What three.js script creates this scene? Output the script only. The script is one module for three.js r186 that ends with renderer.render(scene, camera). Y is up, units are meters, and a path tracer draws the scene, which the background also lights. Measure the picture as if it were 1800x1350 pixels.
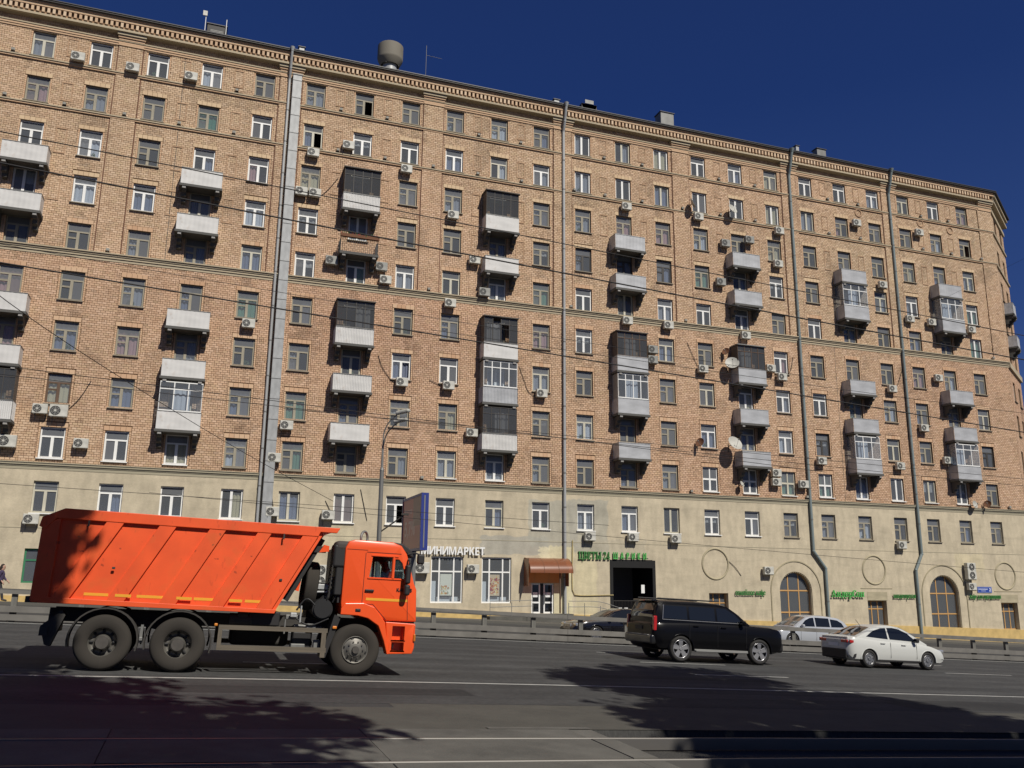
import * as THREE from 'three';
import { mergeGeometries, toCreasedNormals } from 'three/addons/utils/BufferGeometryUtils.js';
import { RoundedBoxGeometry } from 'three/addons/geometries/RoundedBoxGeometry.js';
import { ImprovedNoise } from 'three/addons/math/ImprovedNoise.js';
import { MarchingCubes } from 'three/addons/objects/MarchingCubes.js';
import { FontLoader } from 'three/addons/loaders/FontLoader.js';
import { TextGeometry } from 'three/addons/geometries/TextGeometry.js';
import { Brush, Evaluator, SUBTRACTION } from 'three-bvh-csg';

// ---------------------------------------------------------------- camera
// World: x runs along the street and the facade, y up, z towards the viewer's side of the street.
const EY = 2.0;                                   // eye height of the photographer
const CAM = { f: 1541.975, yaw: 19.40913 * Math.PI / 180, pitch: 12.90742 * Math.PI / 180, roll: 0.57753 * Math.PI / 180 };
const DF = 53.683;                                // distance of the facade plane
const scene = new THREE.Scene();
const camera = new THREE.PerspectiveCamera(2 * Math.atan(675 / CAM.f) * 180 / Math.PI, 4 / 3, 0.1, 3000);
camera.position.set(0, EY, 0);
camera.rotation.order = 'YXZ';
camera.rotation.set(CAM.pitch, -CAM.yaw, CAM.roll);
const renderer = new THREE.WebGLRenderer({ antialias: true });
renderer.setSize(1024, 768);
renderer.toneMapping = THREE.LinearToneMapping;
renderer.toneMappingExposure = 1.04;
renderer.shadowMap.enabled = true;

// ---------------------------------------------------------------- sky and sun
const SUN = new THREE.Vector3(0.29, 1.08, 1.0).normalize();
{
  const W = 512, H = 256, data = new Float32Array(W * H * 4);
  const lerp3 = (a, b, t) => [a[0] + (b[0] - a[0]) * t, a[1] + (b[1] - a[1]) * t, a[2] + (b[2] - a[2]) * t];
  const stops = [[-1, [.05, .055, .06]], [-0.02, [.10, .13, .20]], [0.0, [.13, .19, .34]], [0.09, [.066, .118, .285]], [0.26, [.026, .060, .196]], [0.50, [.0118, .033, .134]], [0.75, [.010, .025, .102]], [1, [.009, .023, .095]]];
  for (let j = 0; j < H; j++) for (let i = 0; i < W; i++) {
    const el = ((j + .5) / H - .5) * Math.PI, az = ((i + .5) / W - .5) * 2 * Math.PI;
    const dx = Math.cos(el) * Math.cos(az), dz = Math.cos(el) * Math.sin(az), dy = Math.sin(el);
    let c = stops[0][1];
    for (let k = 0; k < stops.length - 1; k++) if (dy >= stops[k][0]) { const t = Math.min(1, (dy - stops[k][0]) / (stops[k + 1][0] - stops[k][0])); c = lerp3(stops[k][1], stops[k + 1][1], t); }
    const west = 1 + .28 * Math.max(0, -dx * .9 - dz * .2); c = [c[0] * west, c[1] * west, c[2] * (1 + (west - 1) * .6)];   // a little paler towards one side, as in view
    const cs = Math.max(0, dx * SUN.x + dy * SUN.y + dz * SUN.z);
    const g = .045 * Math.pow(cs, 6) + .2 * Math.pow(cs, 60);
    const o = (j * W + i) * 4;
    data[o] = c[0] + (dy > 0 ? g * 1.0 : 0); data[o + 1] = c[1] + (dy > 0 ? g * 1.0 : 0); data[o + 2] = c[2] + (dy > 0 ? g * 1.05 : 0); data[o + 3] = 1;
  }
  const t = new THREE.DataTexture(data, W, H, THREE.RGBAFormat, THREE.FloatType);
  t.mapping = THREE.EquirectangularReflectionMapping; t.magFilter = THREE.LinearFilter; t.minFilter = THREE.LinearFilter;
  t.wrapS = THREE.RepeatWrapping; t.needsUpdate = true;
  scene.background = t; scene.environment = t;
}
const sun = new THREE.DirectionalLight(new THREE.Color().setRGB(1.0, 0.948, 0.86), 4.25);
sun.position.set(22 + SUN.x * 120, 8 + SUN.y * 120, -30 + SUN.z * 120);
sun.target.position.set(22, 8, -30);
sun.castShadow = true; sun.shadow.mapSize.set(4096, 4096); sun.shadow.radius = 1;
Object.assign(sun.shadow.camera, { left: -75, right: 75, top: 60, bottom: -60, near: 1, far: 320 });
scene.add(sun, sun.target);

// ---------------------------------------------------------------- helpers
let seed = 12345;
const rnd = () => { seed = (seed * 1664525 + 1013904223) >>> 0; return seed / 4294967296; };
const rr = (a, b) => a + (b - a) * rnd();
const pn = new ImprovedNoise();
const fbm = (x, y, o = 4, z = 3.7) => { let s = 0, a = .5, f = 1; for (let i = 0; i < o; i++) { s += a * pn.noise(x * f, y * f, z + i * 7.3); a *= .5; f *= 2.03; } return s; };
const V3 = (x, y, z) => new THREE.Vector3(x, y, z);
const M4 = () => new THREE.Matrix4();
// a photo pixel gives a direction; the plane it meets gives the place
function ray(u, v) {
  const a = u - 900, b = v - 675, cr = Math.cos(CAM.roll), sr = Math.sin(CAM.roll);
  const x = (cr * a + sr * b) / CAM.f, y = -(-sr * a + cr * b) / CAM.f;
  const c = Math.cos(CAM.pitch), s = Math.sin(CAM.pitch), Y = c * y + s, D = c - s * y;
  return { x: x * Math.cos(CAM.yaw) + D * Math.sin(CAM.yaw), y: Y, d: -x * Math.sin(CAM.yaw) + D * Math.cos(CAM.yaw) };
}
function F(u, v, d = DF) { const r = ray(u, v), t = d / r.d; return { x: r.x * t, y: r.y * t + EY }; }
// the street falls to the right
const qx = (x) => { const a = -.0405, b = -.049; if (x < 0) return -1.83 + a * Math.max(x, -60); if (x < 12) return -1.83 + a * x + (b - a) * x * x / 24; return -1.83 + a * 12 + (b - a) * 6 + b * (Math.min(x, 95) - 12); };
const road = (x, d) => EY + qx(x) + .0213 * (Math.max(-20, Math.min(d, 60)) - 19);
const baseKnots = [[-60, -.4], [-15, -1.08], [-9.45, -1.24], [15.35, -2.14], [30, -2.76], [45, -3.4], [60.8, -4.12], [95, -5.7]];
const baseY = (x) => { const k = baseKnots; if (x <= k[0][0]) return k[0][1] + EY; for (let i = 0; i < k.length - 1; i++) if (x <= k[i + 1][0]) return EY + k[i][1] + (k[i + 1][1] - k[i][1]) * (x - k[i][0]) / (k[i + 1][0] - k[i][0]); return k[k.length - 1][1] + EY; };
const TROUGH_X = 6.1, TROUGH_D = 13.35;
function ground(x, d) {
  let y = road(x, d);
  if (d > 40) { const t = Math.min(1, (d - 40) / (DF - 40)); y = y * (1 - t) + baseY(x) * t; }
  return y;
}
const used = {};
function numbered(n) { if (used[n] === undefined) { used[n] = 0; return n; } used[n]++; return n + '_' + String(used[n]).padStart(3, '0'); }
function mesh(name, geo, mat, parent) { const m = new THREE.Mesh(geo, mat); m.name = name; m.castShadow = true; m.receiveShadow = true; if (parent) parent.add(m); return m; }
function merged(list) { return list.length === 1 ? list[0] : mergeGeometries(list.map((g) => { const h = g.index ? g.toNonIndexed() : g; for (const k of Object.keys(h.attributes)) if (!['position', 'normal', 'uv'].includes(k)) h.deleteAttribute(k); if (!h.attributes.uv) h.setAttribute('uv', new THREE.BufferAttribute(new Float32Array(h.attributes.position.count * 2), 2)); return h; })); }
const part = (name, list, mat, parent) => mesh(name, merged(Array.isArray(list) ? list : [list]), mat, parent);
function thing(name, label, category, pos = [0, 0, 0], group) {
  const o = new THREE.Group(); o.name = numbered(name); o.position.set(...pos); o.userData = { label, category }; if (group) o.userData.group = group; scene.add(o); return o;
}
function single(name, geo, mat, label, category, group) { const m = mesh(numbered(name), geo, mat, scene); m.userData = { label, category }; if (group) m.userData.group = group; return m; }
function structure(name, geo, mat) { const m = mesh(numbered(name), geo, mat, scene); m.userData = { kind: 'structure' }; return m; }
function groupPart(name, parent, pos = [0, 0, 0]) { const g = new THREE.Group(); g.name = name; g.position.set(...pos); parent.add(g); return g; }
const box = (w, h, d, x = 0, y = 0, z = 0) => new THREE.BoxGeometry(w, h, d).translate(x, y, z);
const box2 = (x0, x1, y0, y1, z0, z1) => new THREE.BoxGeometry(x1 - x0, y1 - y0, z1 - z0).translate((x0 + x1) / 2, (y0 + y1) / 2, (z0 + z1) / 2);
const rbox = (w, h, d, x = 0, y = 0, z = 0, r = .02, s = 2) => new RoundedBoxGeometry(w, h, d, s, Math.min(r, w / 2.01, h / 2.01, d / 2.01)).translate(x, y, z);
function tube(pts, r, seg = 6, n = 0) { const c = pts.length === 2 ? new THREE.LineCurve3(pts[0], pts[1]) : new THREE.CatmullRomCurve3(pts); return new THREE.TubeGeometry(c, n || (pts.length === 2 ? 1 : pts.length * 4), r, seg, false); }
function bar(a, b, r, seg = 8, r2 = r) { const d = b.clone().sub(a), L = d.length(); const g = new THREE.CylinderGeometry(r2, r, L, seg); g.translate(0, L / 2, 0); g.applyQuaternion(new THREE.Quaternion().setFromUnitVectors(V3(0, 1, 0), d.normalize())); g.translate(a.x, a.y, a.z); return g; }
function beam(a, b, w, h) { const d = b.clone().sub(a), L = d.length(); const g = new THREE.BoxGeometry(L, h, w); g.translate(L / 2, 0, 0); g.applyQuaternion(new THREE.Quaternion().setFromUnitVectors(V3(1, 0, 0), d.normalize())); g.translate(a.x, a.y, a.z); return g; }
function prism(pts, depth, bevel = 0) { const s = new THREE.Shape(pts.map((p) => new THREE.Vector2(p[0], p[1]))); const g = new THREE.ExtrudeGeometry(s, { depth: depth - 2 * bevel, bevelEnabled: bevel > 0, bevelThickness: bevel, bevelSize: bevel, bevelOffset: -bevel, bevelSegments: 2, curveSegments: 8 }); g.translate(0, 0, bevel - depth / 2); return g; }
const cyl = (r, h, n = 20, r2 = r) => new THREE.CylinderGeometry(r2, r, h, n);

// ---------------------------------------------------------------- textures and materials
const lin = (r, g, b) => new THREE.Color().setRGB(r, g, b);
const toS = (c) => { c = Math.max(0, Math.min(1, c)); return Math.round(255 * (c <= .0031308 ? 12.92 * c : 1.055 * Math.pow(c, 1 / 2.4) - .055)); };
function noiseTex(size, metres, fn, color = true) {
  const d = new Uint8Array(size * size * 4);
  for (let j = 0; j < size; j++) for (let i = 0; i < size; i++) { const c = fn(i / size, j / size), o = (j * size + i) * 4; if (color) { d[o] = toS(c[0]); d[o + 1] = toS(c[1]); d[o + 2] = toS(c[2]); } else d[o] = d[o + 1] = d[o + 2] = Math.max(0, Math.min(255, c * 255)); d[o + 3] = 255; }
  const t = new THREE.DataTexture(d, size, size); if (color) t.colorSpace = THREE.SRGBColorSpace; t.wrapS = t.wrapT = THREE.RepeatWrapping; t.magFilter = THREE.LinearFilter; t.minFilter = THREE.LinearMipmapLinearFilter; t.generateMipmaps = true; t.repeat.set(1 / metres, 1 / metres); t.needsUpdate = true; return t;
}
// periodic fbm so that tiles do not show seams
const pf = (u, v, f, o = 4, z = 1) => { const a = fbm(u * f, v * f, o, z), b = fbm((u - 1) * f, v * f, o, z), c = fbm(u * f, (v - 1) * f, o, z), d = fbm((u - 1) * f, (v - 1) * f, o, z); const s = u, t = v; return (a * (1 - s) + b * s) * (1 - t) + (c * (1 - s) + d * s) * t; };
const std = (c, rough = .8, extra = {}) => new THREE.MeshStandardMaterial({ color: c, roughness: rough, ...extra });
const phys = (c, rough = .5, extra = {}) => new THREE.MeshPhysicalMaterial({ color: c, roughness: rough, ...extra });
const hashGrain = (i, j) => { const s = Math.sin(i * 127.1 + j * 311.7) * 43758.5453; return s - Math.floor(s); };
const asphaltTex = noiseTex(512, 7, (u, v) => { const g = hashGrain(Math.floor(u * 512), Math.floor(v * 512)); const n = pf(u, v, 6, 5, 2), m = pf(u, v, 2, 2, 9); const s = 1 + .55 * (g - .5) + .5 * n + .35 * m; return [.042 * s, .042 * s, .040 * s]; });
const asphaltBump = noiseTex(256, 2.5, (u, v) => .5 + .5 * (hashGrain(Math.floor(u * 256), Math.floor(v * 256)) - .5) + .4 * pf(u, v, 12, 3), false);
const concreteTex = noiseTex(512, 6, (u, v) => { const g = hashGrain(Math.floor(u * 512), Math.floor(v * 512) + 9); const n = pf(u, v, 5, 5, 5), m = pf(u, v, 18, 3, 11); const s = 1 + .25 * (g - .5) + .7 * n + .35 * m; return [.100 * s, .096 * s, .083 * s]; });
const grimeTex = noiseTex(256, 2.2, (u, v) => { const n = pf(u, v, 5, 5, 8), s = .82 + .5 * n; return [s, s, s * .97]; });
const streakTex = noiseTex(256, 1.6, (u, v) => { const n = pf(u, v * .35, 9, 4, 4), m = pf(u, v, 4, 3, 14); const r = Math.max(0, n * 1.6 - .25); const s = .88 + .3 * m; return [s * (1 - .35 * r), s * (1 - .5 * r), s * (1 - .62 * r)]; });
const MAT = {
  asphalt: std(0xffffff, .93, { map: asphaltTex, bumpMap: asphaltBump, bumpScale: .006 }),
  concrete: std(0xffffff, .92, { map: concreteTex, bumpMap: asphaltBump, bumpScale: .004 }),
  dustyAsphalt: std(lin(.70, .69, .66), .93, { map: concreteTex, bumpMap: asphaltBump, bumpScale: .005 }),
  paving: std(lin(1.0, .97, .92), .92, { map: concreteTex }),
  ballast: std(lin(.05, .047, .042), .97, { bumpMap: asphaltBump, bumpScale: .04 }),
  paint: std(lin(.5, .5, .48), .75, { map: grimeTex }),
  railSteel: phys(lin(.20, .19, .175), .5, { metalness: .7 }),
  mortar: std(lin(.215, .135, .08), .95),
  wood: std(lin(.37, .335, .26), .7, { map: grimeTex }),
  woodBrown: std(lin(.13, .075, .045), .65, { map: grimeTex }),
  woodDark: std(lin(.05, .045, .04), .6),
  pvc: std(lin(.80, .80, .77), .45),
  pvcOld: std(lin(.62, .59, .49), .55, { map: grimeTex }),
  glass: phys(lin(.80, .86, .92), .03, { transmission: .89, thickness: 0, ior: 1.5 }),
  glassDusty: phys(lin(.50, .52, .54), .06, { transmission: .72, thickness: 0, ior: 1.5 }),
  glassSmoky: phys(lin(.55, .56, .55), .05, { transmission: .9, thickness: 0, ior: 1.5 }),
  curtainWhite: std(lin(.42, .43, .45), .9, { side: THREE.DoubleSide }),
  curtainGrey: std(lin(.22, .225, .245), .9, { side: THREE.DoubleSide }),
  curtainBlue: std(lin(.13, .15, .21), .9, { side: THREE.DoubleSide }),
  curtainBeige: std(lin(.42, .36, .22), .9, { side: THREE.DoubleSide }),
  curtainPink: std(lin(.36, .20, .19), .9, { side: THREE.DoubleSide }),
  curtainGreen: std(lin(.10, .20, .13), .9, { side: THREE.DoubleSide }),
  leafDark: std(lin(.04, .09, .03), .8, { side: THREE.DoubleSide }),
  blinds: std(lin(.30, .285, .26), .85, { side: THREE.DoubleSide }),
  room: std(lin(.10, .10, .11), .95),
  slab: std(lin(.10, .098, .09), .9),
  bracket: std(lin(.085, .08, .07), .9),
  bracketEnd: std(lin(.30, .29, .27), .8),
  sheetWhite: std(lin(.68, .67, .645), .6, { map: streakTex, side: THREE.DoubleSide }),
  sheetGrey: phys(lin(.50, .51, .54), .5, { metalness: .1, map: grimeTex, side: THREE.DoubleSide }),
  sheetBrown: std(lin(.12, .10, .085), .8, { map: grimeTex, side: THREE.DoubleSide }),
  galvanised: phys(lin(.46, .47, .48), .45, { metalness: .12, map: grimeTex }),
  roofMetal: std(lin(.035, .032, .03), .6),
  roofEdge: std(lin(.045, .046, .05), .5),
  acWhite: std(lin(.62, .61, .56), .5, { map: grimeTex }),
  acGrey: std(lin(.33, .33, .31), .55, { map: grimeTex }),
  acGrille: std(lin(.03, .03, .03), .6),
  black: std(lin(.012, .012, .013), .55),
  deepBlack: std(lin(.006, .006, .006), .8),
  blackPlastic: std(lin(.018, .017, .017), .6),
  darkSteel: std(lin(.05, .046, .042), .75, { map: grimeTex }),
  dirtySteel: std(lin(.15, .125, .095), .85, { map: grimeTex }),
  steel: std(lin(.24, .24, .235), .55, { metalness: .3, map: grimeTex }),
  guard: std(lin(.19, .18, .165), .6, { map: grimeTex }),
  guardPost: std(lin(.17, .165, .15), .7, { map: grimeTex }),
  dish: std(lin(.50, .49, .45), .6, { map: grimeTex }),
  rust: std(lin(.19, .085, .045), .9, { map: grimeTex }),
  cable: std(lin(.014, .013, .013), .7),
  green: std(lin(.075, .40, .085), .5),
  greenDark: std(lin(.05, .21, .05), .55),
  white: std(lin(.80, .80, .78), .5),
  trimOrange: std(lin(.52, .30, .11), .6),
  glassDark: phys(lin(.010, .012, .014), .04, { clearcoat: 1, clearcoatRoughness: .02 }),
};
const font = await new FontLoader().loadAsync('fonts/droid/droid_sans_bold.typeface.json');
const fontSerif = await new FontLoader().loadAsync('fonts/droid/droid_serif_bold.typeface.json');
// ---------------------------------------------------------------- ground
function sheet(xs, ds, off, fn = ground) {
  const P = [], U = [], I = [];
  for (const d of ds) for (const x of xs) { P.push(x, fn(x, d) + off, -d); U.push(x, d); }
  const n = xs.length;
  for (let j = 0; j < ds.length - 1; j++) for (let i = 0; i < n - 1; i++) { const a = j * n + i; I.push(a, a + 1, a + n, a + 1, a + n + 1, a + n); }
  const g = new THREE.BufferGeometry(); g.setAttribute('position', new THREE.Float32BufferAttribute(P, 3)); g.setAttribute('uv', new THREE.Float32BufferAttribute(U, 2)); g.setIndex(I); g.computeVertexNormals(); return g;
}
const range = (a, b, s) => { const r = []; const n = Math.max(1, Math.round((b - a) / s)); for (let i = 0; i <= n; i++) r.push(a + (b - a) * i / n); return r; };
{
  const xs = [-600, -300, -160, ...range(-100, TROUGH_X, 2), TROUGH_X + .12, ...range(7, 110, 2), 160, 300, 600];
  const ds = [-500, -200, -60, ...range(-30, 9, 2), ...range(10, TROUGH_D, 1), TROUGH_D + .06, ...range(14, 60, 1.5), 80, 150, 300, 600];
  // the tramway to the right of the crossing lies lower, on open ballast
  structure('ground', sheet(xs, ds, 0, (x, d) => { let y = ground(x, d); if (x > TROUGH_X + .05 && d < TROUGH_D + .03 && d > 6) y -= .2; return y; }), MAT.asphalt);
  structure('track_ballast', sheet(range(TROUGH_X + .14, 90, 3), range(6.2, TROUGH_D - .02, 1), -.17), MAT.ballast);
  structure('tramway_paving', sheet([...range(-40, 2.3, 2), 3.4, 4.5, 5.7, ...range(7, 60, 3)], [13.4, 14.5, 15.5], .004, (x, d) => ground(x, d)), MAT.dustyAsphalt);
  structure('tramway_paving', sheet([3.4, 4.4, 5.7, 8, 14, 18], [15.5, 15.93], .004), MAT.dustyAsphalt);
  // concrete crossing slabs round the rails, each a piece of its own with open joints
  const track = new THREE.Group(); track.name = 'track_crossing'; track.userData = { kind: 'structure' }; scene.add(track);
  const slabLen = 3.28;
  for (let k = -7; k < 3; k++) {
    const x0 = -0.85 + slabLen * (k - 0) + .008, x1 = Math.min(x0 + slabLen - .016, TROUGH_X - .02);
    if (x1 - x0 < .3) continue;
    for (const [d0, d1] of [[12.72, 13.38], [11.2, 12.56], [9.7, 11.04], [8.3, 9.66]]) {
      const g = new THREE.BoxGeometry(1, .16, 1, 1, 1, 1); const p = g.attributes.position;
      const dr = rr(-.006, .008), skew = .22;
      for (let i = 0; i < p.count; i++) { const d = p.getZ(i) > 0 ? d0 : d1; const x = (p.getX(i) > 0 ? x1 : x0) + skew * (d - 11.9) * .0; const top = p.getY(i) > 0; p.setXYZ(i, x, road(x, d) + (top ? .012 + dr : -.15), -d); }
      const uv = g.attributes.uv; for (let i = 0; i < p.count; i++) uv.setXY(i, p.getX(i) + k * 1.7, p.getZ(i) + d0);
      g.computeVertexNormals(); mesh('slab', g, MAT.concrete, track);
    }
  }
  const rail = (d) => {
    const xs2 = range(-45, 90, 3), P = [], I = [], prof = [[-.03, -.165], [.03, -.165], [.03, -.006], [.02, .006], [-.02, .006], [-.03, -.006]];
    for (const x of xs2) for (const [o, h] of prof) P.push(x, road(x, d) + h + .012, -d - o);
    for (let i = 0; i < xs2.length - 1; i++) for (let k = 0; k < 6; k++) { const a = i * 6 + k, b = i * 6 + (k + 1) % 6; I.push(a, b, a + 6, b, b + 6, a + 6); }
    const g = new THREE.BufferGeometry(); g.setAttribute('position', new THREE.Float32BufferAttribute(P, 3)); g.setIndex(I); const h = toCreasedNormals(g, .5);
    h.setAttribute('uv', new THREE.BufferAttribute(new Float32Array(h.attributes.position.count * 2), 2)); return h;
  };
  for (const d of [12.64, 11.12, 9.68 - .02]) structure('tram_rail', rail(d), MAT.railSteel);
  // kerb strip along the open ballast
  structure('kerb', sheet(range(4.4, TROUGH_X, .9), [13.38, 13.55], .016), MAT.concrete);
  // the near carriageway: polished wheel tracks, patches, cracks and oil drips in the asphalt
  { const X0 = -24, X1 = 62, D0 = 15.95, D1 = 32.9, CW = 1600, CH = 400, cv = document.createElement('canvas'); cv.width = CW; cv.height = CH; const k = cv.getContext('2d'); const px = (x) => (x - X0) / (X1 - X0) * CW, py = (d) => CH - (d - D0) / (D1 - D0) * CH;
    k.fillStyle = '#393938'; k.fillRect(0, 0, CW, CH);
    for (let i = 0; i < 16; i++) { const x = rr(X0, X1), d = [20.6, 23.8, 27, 30.5, 17.4][i % 5] + rr(-1, 1), w = rr(1.5, 7), h = rr(.5, 1.6); k.fillStyle = i % 3 ? 'rgba(38,37,36,.8)' : 'rgba(80,77,71,.45)'; k.fillRect(px(x), py(d), px(x + w) - px(x), py(d) - py(d + h)); k.strokeStyle = 'rgba(24,23,22,.7)'; k.lineWidth = 1.2; k.strokeRect(px(x), py(d), px(x + w) - px(x), py(d) - py(d + h)); }
    for (let i = 0; i < 34; i++) { k.strokeStyle = 'rgba(22,21,20,.75)'; k.lineWidth = rr(.6, 1.5); k.beginPath(); let x = rr(X0, X1), d = rr(D0, D1); k.moveTo(px(x), py(d)); const along = rnd() < .5; for (let j = 0; j < 9; j++) { x += along ? rr(.4, 1.2) : rr(-.25, .25); d += along ? rr(-.1, .1) : rr(.1, .35); k.lineTo(px(x), py(d)); } k.stroke(); }
    for (let i = 0; i < 120; i++) { k.fillStyle = 'rgba(22,21,20,.35)'; const d = [20.6, 23.8, 27, 30.3][i % 4] + rr(-.35, .35); k.beginPath(); k.ellipse(px(rr(X0, X1)), py(d), rr(1, 8), rr(.6, 2.4), 0, 0, 7); k.fill(); }
    const id = k.getImageData(0, 0, CW, CH); for (let j = 0; j < CH; j++) for (let i = 0; i < CW; i++) { const x = X0 + i / CW * (X1 - X0), d = D0 + (CH - j) / CH * (D1 - D0); const lane = [20.6, 23.8, 27, 30.4].some((c) => Math.abs(Math.abs(d - c) - .85) < .32 + .12 * fbm(x * .3, d, 2, 4)) ? 1.13 : 1; const n = lane * (1 + .3 * fbm(x * .12, d * 1.3, 4, 6) + .22 * fbm(x * .8, d * .8, 3, 9) + .28 * (hashGrain(i, j) - .5)); const o = (j * CW + i) * 4; for (let c = 0; c < 3; c++) id.data[o + c] = Math.max(0, Math.min(255, id.data[o + c] * n)); } k.putImageData(id, 0, 0);
    const t = new THREE.CanvasTexture(cv); t.colorSpace = THREE.SRGBColorSpace; const g = sheet(range(X0, X1, 2), [D0, 20, 24, 28, D1], .0035), p = g.attributes.position, uv = g.attributes.uv; for (let i = 0; i < p.count; i++) uv.setXY(i, (p.getX(i) - X0) / (X1 - X0), (-p.getZ(i) - D0) / (D1 - D0)); structure('carriageway', g, std(0xffffff, .92, { map: t })); }
  // painted lines
  const line = (x0, x1, d, w) => structure('lane_marking', sheet(range(x0, x1, 2), [d - w / 2, d + w / 2], .0085), MAT.paint);
  line(-60, 95, 19.0, .13); line(-60, 95, 32.35, .14);
  for (const d of [22.2, 25.42, 28.62]) for (let k = -3; k < 6; k++) line(13.25 + 12 * k, 16.3 + 12 * k, d, .12);
  // pavement in front of the house, with a kerb step
  const pv = range(-60, 90, 2);
  const lift = (x, d) => ground(x, d) + .13;
  structure('pavement', sheet(pv, [47.3, 50, DF + .3], .0, lift), MAT.paving);
  { const P = [], I = []; pv.forEach((x, i) => { P.push(x, ground(x, 47.15) - .1, -47.15, x, ground(x, 47.15) + .12, -47.15, x, lift(x, 47.3) + .003, -47.3, x, ground(x, 47.3) - .1, -47.3); if (i) { const a = (i - 1) * 4, b = i * 4; for (let k = 0; k < 3; k++) I.push(a + k, b + k, a + k + 1, b + k, b + k + 1, a + k + 1); } });
    const g = new THREE.BufferGeometry(); g.setAttribute('position', new THREE.Float32BufferAttribute(P, 3)); g.setIndex(I); structure('pavement_kerb', toCreasedNormals(g, .4), MAT.concrete); }
}
// ---------------------------------------------------------------- the apartment building
const COLX = [0, -11.16, -7.99, -4.74, -1.54, 1.72, 4.97, 8.20, 11.40, 14.54, 17.79, 20.99, 24.19, 27.44, 30.65, 33.86, 37.15, 40.42, 43.72, 47.05, 50.38, 53.55, 56.77, 59.92];
const ROWY = [0, 33.41, 30.46, 27.48, 24.51, 21.52, 18.53, 15.54, 12.47, 9.41, 6.42];
const XL = -22, XR = 63.25, YB = 8.2, YT = 35.1, YL5 = 20.72, YL2 = 29.52, YL1 = 32.47;
const WW = 1.24, WH = 1.74;
// window kinds per column, rows 1 to 10: p white frame with transom, w old wooden, q white two-leaf, c white four-pane, d dark
const KIND = ['', 'pwpqwwwwpp', 'pwppwwwwpp', 'pwwpwwwwpp', 'pwppwwwppp', 'wpppPwwwwq', 'wpwpPwwwwq', 'wppqpwpwwq', 'wpwwpwpwwp', 'wpwwpwpwpp', 'wpwwpwpwpp', 'wpwwwwpwwp', 'qqwdppwpwp', 'qqwdqwwwwp', 'qqwdppwwwq', 'pqwwpwppcp', 'pqwpppppcp', 'pqwpwpppcw', 'pqwwpwpdcw', 'pwwpwwwpqw', 'pwwpwwwpqw', 'pwwpwwwwqw', 'pwwpwwwpqw', 'wwppqwpdww'];
const building = thing('apartment_building', 'long ten storey tan brick apartment house with balconies above a cream plastered base', 'building', [0, 0, -DF]);
const pilasters = [[2, 3], [5, 6], [8, 9], [11, 12], [14, 15], [17, 18], [20, 21]].map(([a, b]) => (COLX[a] + COLX[b]) / 2);

// openings in the facade
const openings = [];
for (let c = 1; c <= 23; c++) for (let r = 1; r <= 10; r++) openings.push({ c, r, x: COLX[c], y: ROWY[r], w: WW, h: (r < 3 ? 1.64 : WH), k: KIND[c][r - 1] });
const rectHole = (x0, x1, y0, y1) => { const p = new THREE.Path(); p.moveTo(x0, y0); p.lineTo(x1, y0); p.lineTo(x1, y1); p.lineTo(x0, y1); p.closePath(); return p; };

// brick bond -------------------------------------------------------------------
const BS = .258, BH = .1325, JX = .023, JY = .0205;   // stretcher, course and joints
const brickTints = [[.565, .395, .26], [.55, .38, .245], [.585, .415, .275], [.52, .355, .225], [.56, .39, .25], [.485, .325, .205], [.605, .435, .295], [.54, .385, .24]];
function brickCells(x0, x1, y0, y1, cut, tone) {
  const out = []; let row = Math.round(y0 / BH);
  for (let y = y0; y < y1 - .02; y += BH, row++) {
    const h = Math.min(BH, y1 - y), ym = y + h / 2;
    let spans = [[x0, x1]];
    for (const o of cut) if (ym > o.y0 && ym < o.y1) { const n = []; for (const [a, b] of spans) { if (o.x1 <= a || o.x0 >= b) n.push([a, b]); else { if (o.x0 > a) n.push([a, o.x0]); if (o.x1 < b) n.push([o.x1, b]); } } spans = n; }
    for (const [a, b] of spans) {
      const o = (row % 2) * BS / 2 + Math.sin(row * 12.9) * .02;
      for (let k = Math.floor((a - o) / BS); ; k++) {
        const s0 = k * BS + o; if (s0 >= b) break;
        for (const [p, q] of rnd() < .13 ? [[s0, s0 + BS / 2], [s0 + BS / 2, s0 + BS]] : [[s0, s0 + BS]]) { const c0 = Math.max(p, a), c1 = Math.min(q, b); if (c1 - c0 > .045) out.push([(c0 + c1) / 2, ym, c1 - c0 - JX, h - JY]); }
      }
    }
  }
  return out;
}
const brickGeo = box(1, 1, .05);
const brickMat = std(0xffffff, .88);
function brickColor(x, y) {
  const b = brickTints[Math.floor(rnd() * brickTints.length)], n = 1 + .18 * fbm(x * .16, y * .16, 3, 2.1) + .14 * fbm(x * .9, y * .9, 3, 5.1), red = 1.0 + .12 * fbm(x * .05, y * .08, 2, 8) + (y < 20.5 ? .05 : 0);   // the lower storeys use a redder batch
  const soot = fbm(x * .45, y * .3, 4, 17) + rr(-.05, .05) > .2 ? .83 : 1, wash = rnd() < .035 ? .8 : 1, batch = fbm(Math.floor(x / 3.2) * 3.1, Math.floor(y / 3) * 2.7, 1, 40) > .18 ? .93 : 1;
  let sill = 1; if (y < 34) for (let c = 1; c <= 23; c++) if (Math.abs(x - COLX[c]) < .75) { for (let r = 1; r <= 9; r++) { const sy = ROWY[r] - WH / 2; if (y < sy && y > sy - .9 && fbm(x * 2.2, y * .5, 3, 70 + r) + rr(-.08, .08) > .06) sill = .84; } break; }   // run-off stains below some sills
  const j = sill * rr(.95, 1.05) * n * soot * wash * batch; return [b[0] * j, b[1] * j / red, b[2] * j / red];
}
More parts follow.
